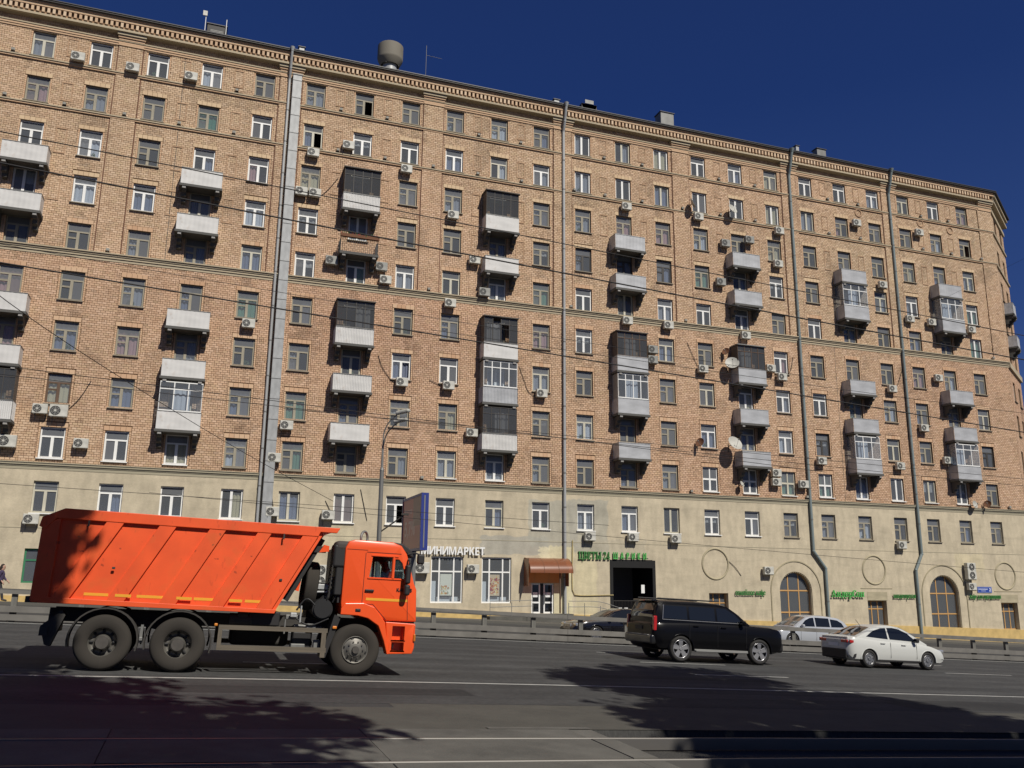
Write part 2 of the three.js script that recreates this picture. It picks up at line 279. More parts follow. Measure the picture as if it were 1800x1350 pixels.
function layBricks(cells, parent, zf, matrix) {
  const inst = new THREE.InstancedMesh(brickGeo, brickMat, cells.length); inst.name = 'brickwork'; inst.userData = { kind: 'stuff' }; inst.castShadow = inst.receiveShadow = true;
  const m = M4(), q = new THREE.Quaternion(), col = new THREE.Color();
  cells.forEach((b, i) => { m.compose(V3(b[0], b[1], zf(b) - .025 + rr(-.003, .004)), q, V3(b[2], b[3], 1)); inst.setMatrixAt(i, m); inst.setColorAt(i, col.setRGB(...brickColor(b[0], b[1]))); });
  if (matrix) inst.applyMatrix4(matrix); parent.add(inst); return inst;
}
// the brick upper storeys -------------------------------------------------------
{
  const s = new THREE.Shape(); s.moveTo(XL, YB); s.lineTo(XR, YB); s.lineTo(XR, YT + .9); s.lineTo(XL, YT + .9); s.closePath();
  for (const o of openings) if (o.r <= 9) s.holes.push(rectHole(o.x - o.w / 2, o.x + o.w / 2, o.y - o.h / 2, o.y + o.h / 2));
  const g = new THREE.ExtrudeGeometry(s, { depth: .5, bevelEnabled: false }).translate(0, 0, -.53);
  const wall = mesh('upper_wall', g, MAT.mortar, building);
  const cut = openings.filter((o) => o.r <= 9).map((o) => ({ x0: o.x - o.w / 2 - (o.r > 5 ? .12 : .1), x1: o.x + o.w / 2 + (o.r > 5 ? .12 : .1), y0: o.y - o.h / 2 - .0, y1: o.y + o.h / 2 + .27 }));
  // smooth surrounds and lintel blocks round each opening replace the bond there
  const pil = (x) => pilasters.some((p) => Math.abs(x - p) < .7) || x > 61.69;
  const pilR = [...pilasters.map((p) => [p - .7, p + .7]), [61.69, XR]];
  const cells = brickCells(XL, XR, YB + .02, YT + .06, [...cut, ...pilR.map(([x0, x1]) => ({ x0, x1, y0: YL5, y1: 99 }))]);
  for (const [x0, x1] of pilR) cells.push(...brickCells(x0, x1, YL5 + .0, YT + .06, []));
  const zf = (b) => (b[1] > YL5 && pil(b[0])) ? .075 : .012;
  // the nearest, largest bricks are single pieces
  const near = cells.map((b, i) => [b, i]).filter(([b]) => b[0] > -10.5 && b[0] < -5.2 && b[1] < 11.3 && b[2] > .2).slice(0, 300);
  const nearSet = new Set(near.map((n) => n[1]));
  layBricks(cells.filter((_, i) => !nearSet.has(i)), building, zf);
  const mats = brickTints.map((t) => std(lin(...t), .88)), ng = new THREE.BoxGeometry(1, 1, .05);
  for (const [b] of near) { const m = mesh('brick', ng, mats[Math.floor(rnd() * mats.length)], wall); m.position.set(b[0], b[1], zf(b) - .025 + rr(-.004, .005)); m.scale.set(b[2], b[3], 1); }
  // lintel blocks and jamb quoins
  const lintelMats = [std(lin(.56, .36, .22), .88), std(lin(.52, .32, .19), .88), std(lin(.60, .41, .26), .88)];
  const yellowMats = [std(lin(.62, .46, .29), .88), std(lin(.58, .42, .26), .88)];
  const lg = box(.272, .25, .05), jg = box(.088, .117, .05);
  const jambs = [[], []];
  for (const o of openings) if (o.r <= 9) {
    const n = 5, mats2 = o.r <= 4 ? yellowMats : lintelMats, tone = mats2[(o.c * 7 + o.r * 3) % mats2.length];
    const lint = groupPart('lintel', building, [o.x, o.y + o.h / 2 + .135, 0]);
    for (let k = 0; k < n; k++) { const m = mesh('lintel_block', lg, rnd() < .75 ? tone : mats2[Math.floor(rnd() * mats2.length)], lint); m.position.set((k - (n - 1) / 2) * .289, 0, -.005 + rr(-.003, .004)); }
    for (const sgn of [-1, 1]) for (let k = 0; k < Math.floor(o.h / BH); k++) jambs[rnd() < .5 ? 0 : 1].push(jg.clone().translate(o.x + sgn * (o.w / 2 + .055), o.y - o.h / 2 + BH * (k + .5), -.012));
  }
  jambs.forEach((j, i) => { const m = part('window_jamb_bricks', j, (i ? lintelMats[2] : lintelMats[0]), building); m.userData = { kind: 'stuff' }; });
  // pilaster cores behind their bricks
  for (const p of pilasters) { part('pilaster', box2(p - .69, p + .69, YL5, YT + .05, -.04, .045), MAT.mortar, building); }
  for (const p of pilasters) for (const sx of [-.73, .73]) part('pilaster_edge_strip', box2(p + sx - .03, p + sx + .03, YL5, 34.28, -.02, .02), std(lin(.16, .075, .045), .9), building);  // thin dark red-brown strips along both edges of each pilaster
  part('pilaster', box2(61.69, XR - .01, YL5, YT + .05, -.04, .045), MAT.mortar, building);
}
// the plastered base --------------------------------------------------------------
const groundOpenings = [
  { n: 'shop', x0: 13.74, x1: 15.80, y0: .88, y1: 3.70 }, { n: 'shop', x0: 17.02, x1: 18.99, y0: .88, y1: 3.70 }, { n: 'shop', x0: 10.6, x1: 12.62, y0: .88, y1: 3.70 },
  { n: 'door', x0: 20.36, x1: 21.90, y0: .26, y1: 2.12 }, { n: 'gate', x0: 25.91, x1: 29.25, y0: -.85, y1: 3.70 },
  { n: 'cafe', x0: 33.36, x1: 34.88, y0: -.45, y1: 1.60 }, { n: 'cafe', x0: 46.70, x1: 48.42, y0: -.72, y1: 1.15 }, { n: 'cafe', x0: 59.5, x1: 61.2, y0: -1.0, y1: 1.02 },
  { n: 'green', x0: -8.62, x1: -7.2, y0: 1.86, y1: 3.66 },
];
const arches = [{ x: 40.5, w: 2.74, y0: -.42, y1: 3.13 }, { x: 53.98, w: 2.84, y0: -.93, y1: 3.06 }];
const archPath = (a, P = new THREE.Path(), off = 0) => { const r = a.w / 2 + off, sp = a.y1 - a.w / 2; P.moveTo(a.x - r, a.y0); P.lineTo(a.x + r, a.y0); P.lineTo(a.x + r, sp); P.absarc(a.x, sp, r, 0, Math.PI, false); P.lineTo(a.x - r, a.y0); return P; };
{
  const s = new THREE.Shape(); s.moveTo(XL, -4.2); s.lineTo(XR, -4.2); s.lineTo(XR, YB); s.lineTo(XL, YB); s.closePath();
  for (const o of openings) if (o.r === 10) s.holes.push(rectHole(o.x - o.w / 2, o.x + o.w / 2, o.y - o.h / 2, o.y + o.h / 2));
  for (const o of groundOpenings) s.holes.push(rectHole(o.x0, o.x1, o.y0, o.y1));
  for (const a of arches) s.holes.push(archPath(a));
  const g = new THREE.ExtrudeGeometry(s, { depth: .55, bevelEnabled: false, curveSegments: 24 }).translate(0, 0, -.53);
  const uv = g.attributes.uv, p = g.attributes.position; for (let i = 0; i < p.count; i++) uv.setXY(i, (p.getX(i) - XL) / (XR - XL), (p.getY(i) + 4.2) / (YB + 4.2));
  // colour: repaired and over-painted patches, stains and sheet joints copied from the photograph
  const CW = 1600, CH = 400, cv = document.createElement('canvas'); cv.width = CW; cv.height = CH; const k = cv.getContext('2d');
  const px = (x) => (x - XL) / (XR - XL) * CW, py = (y) => CH - (y + 4.2) / (YB + 4.2) * CH;
  k.fillStyle = '#beb299'; k.fillRect(0, 0, CW, CH);
  const patch = (x0, x1, y0, y1, c) => { k.fillStyle = c; k.beginPath(); const X = [px(x0), px(x1)], Y = [py(y1), py(y0)]; for (let i = 0; i <= 14; i++) k.lineTo(X[0] + (X[1] - X[0]) * i / 14, Y[0] + (rnd() - .5) * 5); for (let i = 0; i <= 8; i++) k.lineTo(X[1] + (rnd() - .5) * 5, Y[0] + (Y[1] - Y[0]) * i / 8); for (let i = 14; i >= 0; i--) k.lineTo(X[0] + (X[1] - X[0]) * i / 14, Y[1] + (rnd() - .5) * 5); for (let i = 8; i >= 0; i--) k.lineTo(X[0] + (rnd() - .5) * 5, Y[0] + (Y[1] - Y[0]) * i / 8); k.fill(); };
  patch(16.9, 21.5, 3.9, 5.05, 'rgba(160,158,148,.75)'); patch(20.2, 23.5, 4.4, 7.4, 'rgba(168,166,152,.75)'); patch(22.9, 25.8, 4.1, 7.6, 'rgba(163,160,147,.7)'); patch(24.5, 28.6, 4.0, 5.0, 'rgba(172,165,145,.5)');
  patch(21.6, 23.3, .0, 4.5, 'rgba(206,198,163,.8)'); patch(23.4, 25.0, .0, 4.2, 'rgba(200,190,156,.75)'); patch(20.9, 21.6, 3.7, 4.4, 'rgba(214,206,172,.85)');
  patch(55.3, 58.2, 3.4, 4.7, 'rgba(200,188,152,.5)'); patch(-20, -12, 2.2, 5.5, 'rgba(190,178,146,.35)'); patch(6.2, 8.8, 4.2, 5.6, 'rgba(200,190,158,.5)');
  const id = k.getImageData(0, 0, CW, CH);
  for (let j = 0; j < CH; j++) for (let i = 0; i < CW; i++) { const x = i / CW * 85, y = j / CH * 12.4, n = 1 + .09 * fbm(x * .6, y * .6, 4, 3) + .1 * fbm(x * 3, y * 1.2, 3, 6) + .06 * (hashGrain(i, j) - .5) + .12 * Math.min(0, fbm(x * .5, y * 2.6, 3, 21)) + .12 * Math.min(0, fbm(x * 1.6, y * .35, 3, 25) - .1); const o = (j * CW + i) * 4; for (let c = 0; c < 3; c++) id.data[o + c] = Math.min(255, id.data[o + c] * n); }
  k.putImageData(id, 0, 0);
  const t = new THREE.CanvasTexture(cv); t.colorSpace = THREE.SRGBColorSpace;
  mesh('plastered_base', g, std(0xffffff, .92, { map: t }), building);
  // scored joints of the plaster: fine raised strings
  const strings = []; for (const y of [4.75]) strings.push(box2(XL, XR - .02, y, y + .035, .018, .036));
  part('plaster_string', strings, std(lin(.40, .36, .26), .9), building);
  // yellow plinth follows the falling pavement
  const cutsX = [XL, 20.3, 21.95, 25.85, 29.3, XR - .03];
  for (let i = 0; i < cutsX.length - 1; i += 1) { if (i === 1 || i === 3) continue; const pts = []; const xs = range(cutsX[i], cutsX[i + 1], 3); for (const x of xs) pts.push([x, baseY(x) - .6]); for (const x of xs.slice().reverse()) pts.push([x, EY - 1.56 - .0315 * (x - 15.35)]); part('plinth', prism(pts, .1).translate(0, 0, .05), std(lin(.66, .47, .19), .85, { map: grimeTex }), building); }
  // moulded string between plaster and brick
  for (const [y0, y1, z] of [[8.06, 8.14, .07], [8.145, 8.25, .13], [8.255, 8.3, .17], [7.9, 8.055, .04]]) part('base_cornice', box2(XL, XR + .02, y0, y1, -.02, z), std(lin(.40, .36, .265), .9, { map: grimeTex }), building);
}
// string courses ---------------------------------------------------------------------
{
  const stone = std(lin(.50, .42, .30), .88, { map: grimeTex }), brickish = std(lin(.55, .375, .235), .88);
  const course = (y, tall) => { part('string_course', box2(XL, XR + .03, y - .07, y, -.02, tall ? .22 : .15), stone, building); part('string_course', box2(XL, XR + .02, y - .17, y - .075, -.02, tall ? .15 : .1), tall ? stone : brickish, building); if (tall) { part('string_course', box2(XL, XR + .01, y - .30, y - .175, -.02, .10), stone, building); part('string_course', box2(XL, XR, y - .46, y - .305, -.02, .045), stone, building); } };
  course(YL5, true); course(YL2, false); course(YL1, false);
  // cornice: bands, dentils, eave
  const band = (n, y0, y1, z, m) => part(n, box2(XL, XR + .06, y0, y1, -.02, z), m, building);
  band('cornice_band', 34.30, 34.42, .07, brickish); band('cornice_band', 34.425, 34.56, .11, brickish); band('cornice_band', 34.565, 34.64, .15, stone);
  band('cornice_band', 35.08, 35.22, .42, stone); band('cornice_band', 35.225, 35.28, .36, brickish);
  band('cornice_band', 35.285, 35.62, .33, MAT.mortar);
  band('cornice_band', 35.62, 35.70, .52, brickish); band('cornice_band', 35.705, 35.83, .48, stone); band('cornice_band', 35.835, 35.93, .53, brickish);
  const dg = box(.15, .32, .16), dm = [std(lin(.60, .43, .28), .88), std(lin(.64, .48, .33), .88), std(lin(.54, .37, .235), .88)];
  for (let i = 0; i < 292; i++) { const x = XL + .2 + i * .2905; if (x > XR) break; const m = mesh('dentil', dg, dm[Math.floor(rnd() * 3)], building); m.position.set(x, 35.45, .41); }
  part('eave', box2(XL, XR + .25, 35.935, 36.02, -.5, .66), MAT.roofMetal, building);
  part('eave', box2(XL, XR + .25, 36.025, 36.085, -.5, .70), MAT.roofEdge, building);
  // capitals on the pilasters, stepped out towards the cornice
  for (const p of [...pilasters, 62.5]) for (const [y0, y1, z, w] of [[34.62, 34.76, .17, .74], [34.765, 34.90, .24, .78], [34.905, 35.075, .32, .83], [34.28, 34.4, .13, .72]]) part('pilaster_capital', box2(p - w, p + w, y0, y1, -.02, z), y0 > 34.8 ? stone : brickish, building);
  // roof
  const rp = [[.70, 36.08], [-8, 37.6], [-16, 36.1], [-16, 35.9], [.6, 35.95]];
  const rg = prism(rp, XR + .25 - XL).rotateY(-Math.PI / 2); rg.translate((XR + .25 + XL) / 2, 0, 0);
  { const p = rg.attributes.position; let zmin = 1e9, zmax = -1e9; for (let i = 0; i < p.count; i++) { zmin = Math.min(zmin, p.getZ(i)); zmax = Math.max(zmax, p.getZ(i)); } if (zmax > 5) rg.scale(1, 1, -1), rg.index ? 0 : 0; }
  part('roof', rg, std(lin(.06, .055, .05), .6, { side: THREE.DoubleSide }), building);
  // narrow framed panels between the upper windows
  const fm = std(lin(.42, .27, .165), .9), panels = [];
  for (let c = 1; c < 23; c++) { const x = (COLX[c] + COLX[c + 1]) / 2; if (pilasters.some((p) => Math.abs(p - x) < 1)) continue; for (const r of [1, 2, 3, 4]) { const y = ROWY[r] + (r < 3 ? .1 : -.1), h = r < 3 ? 1.1 : 1.5, w = .5; const fr = groupPart('wall_panel', building, [x, y, 0]); part('frame', [box2(-w / 2 - .05, -w / 2, -h / 2, h / 2, .0, .035), box2(w / 2, w / 2 + .05, -h / 2, h / 2, .0, .035), box2(-w / 2 - .05, w / 2 + .05, h / 2, h / 2 + .06, .0, .045), box2(-w / 2 - .05, w / 2 + .05, -h / 2 - .06, -h / 2, .0, .045)], fm, fr); } }
  for (const [u, v] of [[1508, 375], [1617, 393], [1669, 406]]) { const p = F(u, v); part('ring_ornament', new THREE.TorusGeometry(.3, .06, 8, 24).translate(p.x, p.y, .02), fm, building); }
  // vertical movement joints
  for (const [x, y0, y1] of [[-2.4 - .8, YL5, 34.3], [12.97 + .75, YL5, 34.3], [45.4, 8.3, 20.2]]) part('movement_joint', box2(x - .015, x + .015, y0, y1, 0, .018), MAT.woodDark, building);
}
// rooms behind the glass: floors and a back wall ------------------------------------------
{
  const slabs = []; for (let r = 1; r <= 10; r++) slabs.push(box2(XL, XR - .1, ROWY[r] - 1.55, ROWY[r] - 1.33, -3.2, -.54));
  slabs.push(box2(XL, XR - .1, 34.6, 34.9, -3.2, -.54)); slabs.push(box2(XL, XR - .1, 4.3, 4.5, -3.2, -.54));
  part('floor_slab', slabs, MAT.room, building);
  const walls = [box2(XL, XR - .1, -4, 35.5, -3.5, -3.25)]; for (let c = 1; c < 23; c++) walls.push(box2((COLX[c] + COLX[c + 1]) / 2 - .08, (COLX[c] + COLX[c + 1]) / 2 + .08, 5, 34.5, -3.2, -.54));
  part('inner_wall', walls, MAT.room, building);
}
// windows -------------------------------------------------------------------------------
const winGeo = {};
function winParts(k, w, h) {
  const id = k + w.toFixed(2) + h.toFixed(2); if (winGeo[id]) return winGeo[id];
  const t = k === 'w' || k === 'd' ? .065 : .07, z0 = -.05, z1 = .0, fr = [], panes = [];
  const X0 = -w / 2, X1 = w / 2, Y0 = -h / 2, Y1 = h / 2;
  fr.push(box2(X0, X0 + t, Y0, Y1, z0, z1), box2(X1 - t, X1, Y0, Y1, z0, z1), box2(X0 + t, X1 - t, Y1 - t, Y1, z0, z1), box2(X0 + t, X1 - t, Y0, Y0 + t * 1.2, z0, z1));
  const m = k === 'p' || k === 'P' ? .0 : -.03; const b0 = Y0 + t * 1.2;
  const pane = (x0, x1, y0, y1, up = 0) => panes.push({ w: x1 - x0, h: y1 - y0, x: (x0 + x1) / 2, y: (y0 + y1) / 2, up });
  const sash = (x0, x1, y0, y1) => { const s = .028; fr.push(box2(x0, x0 + s, y0, y1, z0 + .004, z1 + .014), box2(x1 - s, x1, y0, y1, z0 + .004, z1 + .014), box2(x0 + s, x1 - s, y1 - s, y1, z0 + .004, z1 + .014), box2(x0 + s, x1 - s, y0, y0 + s, z0 + .004, z1 + .014)); pane(x0 + s, x1 - s, y0 + s, y1 - s); };
  if (k === 'q' || k === 'P') { const tr = k === 'P' ? Y1 - h * .22 : Y1 - t; if (k === 'P') { fr.push(box2(X0 + t, X1 - t, tr - .06, tr, z0 - .001, z1 + .004)); pane(X0 + t, X1 - t, tr, Y1 - t, 1); } const yt = k === 'P' ? tr - .06 : tr; fr.push(box2(m - .045, m + .045, b0, yt, z0 + .001, z1 + .008)); sash(X0 + t, m - .045, b0, yt); sash(m + .045, X1 - t, b0, yt); }
  else if (k === 'c') { fr.push(box2(-.045, .045, b0, Y1 - t, z0 + .001, z1 + .008), box2(X0 + t, X1 - t, -.05 + .04, .05 + .04, z0 - .001, z1 + .004)); for (const [a, b] of [[X0 + t, -.045], [.045, X1 - t]]) { sash(a, b, b0, -.01); pane(a, b, .09, Y1 - t, 1); } }
  else {
    const tr = Y1 - h * .27; fr.push(box2(X0 + t, X1 - t, tr - .065, tr, z0 - .001, z1 + .004)); pane(X0 + t, X1 - t, tr, Y1 - t, 1);
    fr.push(box2(m - .05, m + .05, b0, tr - .065, z0 + .001, z1 + .008));
    sash(m + .05, X1 - t, b0, tr - .065);
    if (k === 'w' || k === 'd') { const fy = tr - .065 - h * .22; sash(X0 + t, m - .05, fy + .02, tr - .065); sash(X0 + t, m - .05, b0, fy - .02); fr.push(box2(X0 + t, m - .05, fy - .02, fy + .02, z0, z1 + .006)); }
    else sash(X0 + t, m - .05, b0, tr - .065);
  }
  return winGeo[id] = { frame: merged(fr), panes: panes.map((p) => ({ geo: new THREE.PlaneGeometry(p.w, p.h).translate(p.x, p.y, -.022), up: p.up, ...p })) };
}
function curtainGeo(w, h, folds) { const g = new THREE.PlaneGeometry(w, h, 24, 1), p = g.attributes.position; for (let i = 0; i < p.count; i++) p.setZ(i, .03 * Math.sin(p.getX(i) * folds) + .012 * Math.sin(p.getX(i) * folds * 2.7)); g.computeVertexNormals(); return g; }
const curtains = [curtainGeo(WW * .96, 1.45, 26), curtainGeo(WW * .45, 1.45, 31), curtainGeo(WW * .42, 1.4, 24), curtainGeo(WW * .96, .75, 20)];
const sillGeo = box2(-WW / 2 - .06, WW / 2 + .06, -.05, 0, -.1, .14), sillMat = std(lin(.30, .26, .20), .7, { map: grimeTex });
function addWindow(parent, o, z = -.12, M) {
  const w = groupPart('window', parent, [o.x, o.y, z]);
  const wp = winParts(o.k, o.w, o.h);
  const old = (o.c * 5 + o.r * 3) % 4 === 0;
  const fm = o.k === 'w' ? (o.wood || MAT.wood) : o.k === 'd' ? MAT.woodDark : old ? MAT.pvcOld : MAT.pvc;
  mesh('frame', wp.frame, fm, w);
  const open = !o.r2 && rnd() < .02 ? 1 : -1;
  for (const [pi, p] of wp.panes.entries()) { if (pi === open) continue; const m = mesh('pane', p.geo, p.up || (o.k === 'w' && rnd() < .28) || rnd() < .12 ? MAT.glassDusty : MAT.glass, w); m.rotation.set(rr(-.006, .006), rr(-.008, .008), 0); }
  const s = mesh('sill', sillGeo, o.r >= 9 && o.k !== 'w' ? MAT.pvc : sillMat, w); s.position.set(0, -o.h / 2 - .003, .1);
  const cz = -.16, cm = [MAT.curtainWhite, MAT.curtainGrey, MAT.curtainBlue, MAT.curtainGrey, MAT.curtainBlue, MAT.curtainBlue, MAT.curtainGrey, MAT.curtainPink, MAT.curtainGreen, MAT.curtainBeige][Math.floor(rnd() * 10)], t = o.cur !== undefined ? o.cur : rnd();
  if (t < .42) { const c = mesh('curtain', curtains[0], o.cm || cm, w); c.position.set(0, -.06, cz); }
  else if (t < .5) { for (const sx of [-1, 1]) { const c = mesh('curtain', curtains[2], cm, w); c.position.set(sx * WW * .27, -.08, cz); } }
  else if (t < .62) { const c = mesh('curtain', curtains[1], cm, w); c.position.set((rnd() < .5 ? -1 : 1) * WW * .24, -.05, cz); }
  else if (t < .72) { const c = mesh('curtain', curtains[3], MAT.blinds, w); c.position.set(0, .35, cz); }
  if (rnd() < .14) { const lf = []; for (let i = 0; i < 26; i++) lf.push(new THREE.PlaneGeometry(.1, .06).rotateX(rr(-1, 1)).rotateZ(rr(-1.5, 1.5)).rotateY(rr(-1, 1)).translate(rr(-.3, .1) + (o.c % 3) * .12, -o.h / 2 + .12 + rr(0, .3), -.1 + rr(-.03, .03))); part('house_plant', lf, MAT.leafDark, w); }
  if (M) w.applyMatrix4(M);
  return w;
}
const special = { '2,8': { wood: MAT.woodBrown, cur: .1, cm: MAT.curtainBeige }, '4,1': { cur: .1, cm: MAT.curtainWhite }, '2,3': { cur: .1, cm: MAT.curtainWhite }, '4,2': { cur: .1, cm: std(lin(.03, .16, .10), .9, { side: THREE.DoubleSide }) } };
for (const o of openings) addWindow(building, { ...o, ...(special[o.c + ',' + o.r] || {}) });

// balconies -------------------------------------------------------------------------------
function corrugated(w, h, n, amp) { const s = n * 4, g = new THREE.PlaneGeometry(w, h, s, 1), p = g.attributes.position; for (let i = 0; i < p.count; i++) { const k = Math.round((p.getX(i) + w / 2) / w * s) % 4; p.setZ(i, k === 0 || k === 1 ? amp : 0); } return toCreasedNormals(g, .3); }
const BWD = 2.36, BDP = .95;
const bgeo = {
  slab: box2(-BWD / 2 - .06, BWD / 2 + .06, -.15, 0, .0, BDP + .06),
  plainFront: corrugated(BWD, 1.02, 9, .006).translate(0, .51 + .01, BDP), plainSide: corrugated(BDP - .04, 1.02, 4, .006),
  corrFront: corrugated(BWD, 1.02, 24, .022).translate(0, .52, BDP - .02), corrSide: corrugated(BDP - .04, 1.02, 9, .022),
  rim: merged([box2(-BWD / 2 - .02, BWD / 2 + .02, 1.03, 1.065, BDP - .03, BDP + .025), box2(-BWD / 2 - .02, -BWD / 2 + .02, 1.03, 1.065, .02, BDP - .03), box2(BWD / 2 - .02, BWD / 2 + .02, 1.03, 1.065, .02, BDP - .03)]),
  bracket: prism([[0, 0], [.9, 0], [.9, -.14], [.78, -.26], [.62, -.3], [.55, -.5], [.34, -.6], [.3, -.78], [0, -.84]], .26, .01).rotateY(-Math.PI / 2),
  end: box2(-.1, .1, -.13, -.01, .9, .96),
};
function glazing(kind) {
  const cols = kind === 'white4' ? 4 : kind === 'white3' ? 3 : 4, H = 1.72, y0 = 1.07, t = kind.startsWith('white') ? .06 : .04, z = BDP - .03, fr = [], panes = [];
  const X0 = -BWD / 2 + .02, X1 = BWD / 2 - .02, trY = y0 + H * .74;
  fr.push(box2(X0, X1, y0, y0 + t, z - .05, z), box2(X0, X1, y0 + H - t, y0 + H, z - .05, z), box2(X0, X1, trY - t / 2, trY + t / 2, z - .049, z + .004));
  for (let i = 0; i <= cols; i++) { const x = X0 + (X1 - X0) * i / cols; fr.push(box2(Math.max(X0, x - t / 2), Math.min(X1, x + t / 2), y0 + t, y0 + H - t, z - .048, z + .006)); }
  for (let i = 0; i < cols; i++) { const a = X0 + (X1 - X0) * i / cols + t / 2, b = X0 + (X1 - X0) * (i + 1) / cols - t / 2; panes.push(new THREE.PlaneGeometry(b - a, trY - y0 - t * 1.5).translate((a + b) / 2, (y0 + t + trY - t / 2) / 2, z - .02), new THREE.PlaneGeometry(b - a, y0 + H - t - trY - t / 2).translate((a + b) / 2, (trY + t / 2 + y0 + H - t) / 2, z - .022)); }
  const side = []; for (const sx of [-1, 1]) side.push(box2(sx * (BWD / 2 - .04) - (kind === 'white3' ? .003 : .02), sx * (BWD / 2 - .04) + (kind === 'white3' ? .003 : .02), y0, y0 + H, .02, z - .06));
  return { frame: merged(fr), panes, side, top: box2(-BWD / 2 - .05, BWD / 2 + .05, y0 + H, y0 + H + .07, .0, BDP + .08) };
}
const GZ = { white3: glazing('white3'), white4: glazing('white4'), dark: glazing('dark'), wood: glazing('wood') };
function addBalcony(parent, x, rowY, sheetMat, kind, opt = {}, M) {
  const b = groupPart('balcony', parent, [x, rowY - 2.06, 0]);
  mesh('slab', bgeo.slab, MAT.slab, b);
  for (const sx of [-1, 1]) { const br = mesh('bracket', bgeo.bracket, MAT.bracket, b); br.position.set(sx * (BWD / 2 - .22), -.152, .01); const e = mesh('beam_end', bgeo.end, MAT.bracketEnd, b); e.position.set(sx * (BWD / 2 - .22), -.155, .012); }
  if (opt.rail) {
    const fr = []; for (let i = 0; i <= 18; i++) fr.push(box2(-BWD / 2 + BWD * i / 18 - .01, -BWD / 2 + BWD * i / 18 + .01, .03, .95, BDP - .03, BDP - .01)); fr.push(box2(-BWD / 2, BWD / 2, .95, .99, BDP - .04, BDP), box2(-BWD / 2, BWD / 2, .02, .05, BDP - .035, BDP - .005)); for (const sx of [-1, 1]) for (let i = 0; i < 7; i++) fr.push(box2(sx * BWD / 2 - .01, sx * BWD / 2 + .01, .03, .95, .05 + i * .13, .07 + i * .13));
    part('railing', fr, MAT.black, b);
    part('flower_box', [box(BWD + .1, .2, .22, 0, 1.06, BDP + .06)], MAT.rust, b);
    const red = [], leaf = []; for (let i = 0; i < 90; i++) { const g = new THREE.PlaneGeometry(.09, .07).rotateX(rr(-1, .6)).rotateY(rr(-1, 1)).translate(rr(-BWD / 2, BWD / 2), rr(1.12, 1.3), BDP + rr(-.05, .18)); (i % 3 ? leaf : red).push(g); }
    part('flowers', red, std(lin(.45, .03, .05), .8, { side: THREE.DoubleSide }), b); part('leaves', leaf, std(lin(.05, .10, .03), .8, { side: THREE.DoubleSide }), b);
  } else {
    const corr = opt.corr; mesh('front_panel', corr ? bgeo.corrFront : bgeo.plainFront, sheetMat, b);
    for (const sx of [-1, 1]) { const s = mesh('side_panel', corr ? bgeo.corrSide : bgeo.plainSide, sheetMat, b); s.rotation.y = sx * Math.PI / 2; s.position.set(sx * (BWD / 2 - .004), .52, BDP / 2); }
    mesh('top_rail', bgeo.rim, sheetMat === MAT.sheetWhite ? MAT.steel : MAT.galvanised, b);
  }
  if (kind) {
    const G = GZ[kind], white = kind.startsWith('white'); const gl = groupPart('glazing', b);
    mesh('frame', G.frame, white ? MAT.pvc : kind === 'wood' ? MAT.woodBrown : MAT.woodDark, gl);
    G.panes.forEach((p, i) => { if (opt.open && (i === 3 || i === 4)) return; mesh('pane', p, white ? MAT.glass : MAT.glassSmoky, gl); });
    for (const s of G.side) mesh('side_wall', s, opt.side || (kind === 'white3' ? MAT.glass : white ? MAT.acGrey : MAT.sheetBrown), gl);
    if (opt.roof) mesh('roof', G.top, opt.roof === 1 ? MAT.sheetBrown : MAT.steel, gl);
    if (rnd() < .7) { const c = mesh('curtain', curtainGeo(.9, 1.3, 22), white ? MAT.curtainWhite : MAT.curtainGrey, gl); c.position.set(rr(-.5, .5), 1.85, BDP - .3); }
  }
  if (M) b.applyMatrix4(M);
  return b;
}
{
  const W = MAT.sheetWhite, G = MAT.sheetGrey;
  const bal = (c, r, m, k, o) => addBalcony(building, COLX[c], ROWY[r], m, k, o);
  bal(1, 3, W); bal(1, 4, W); bal(1, 6, W); bal(1, 7, W); bal(1, 8, W, 'dark', { corr: 1 });
  bal(4, 3, W); bal(4, 4, W); bal(4, 6, W); bal(4, 7, W); bal(4, 8, W, 'white3');
  bal(7, 3, W, 'dark', { corr: 1, roof: 1 }); bal(7, 4, W, '', { rail: 1 }); bal(7, 6, W, 'dark', { corr: 1, roof: 1 }); bal(7, 7, W, '', { corr: 1 }); bal(7, 8, W);
  bal(10, 3, W, 'dark', { roof: 1 }); bal(10, 4, W); bal(10, 6, W, 'dark', { open: 1, roof: 1 }); bal(10, 7, G, 'white4', { corr: 1, side: MAT.acGrey }); bal(10, 8, W, 'dark', { corr: 1 });
  bal(13, 3, G); bal(13, 4, G, '', {}); bal(13, 6, G, 'wood', { roof: 1 }); bal(13, 7, G, 'white4'); bal(13, 8, G);
  bal(16, 3, G); bal(16, 4, G); bal(16, 6, G, 'wood', { roof: 2 }); bal(16, 7, G); bal(16, 8, G);
  bal(19, 3, G); bal(19, 4, G, 'white3'); bal(19, 6, G); bal(19, 7, G); bal(19, 8, G, 'white3');
  bal(22, 3, G); bal(22, 4, G, 'white3'); bal(22, 6, G); bal(22, 7, G); bal(22, 8, G, 'white3');
}
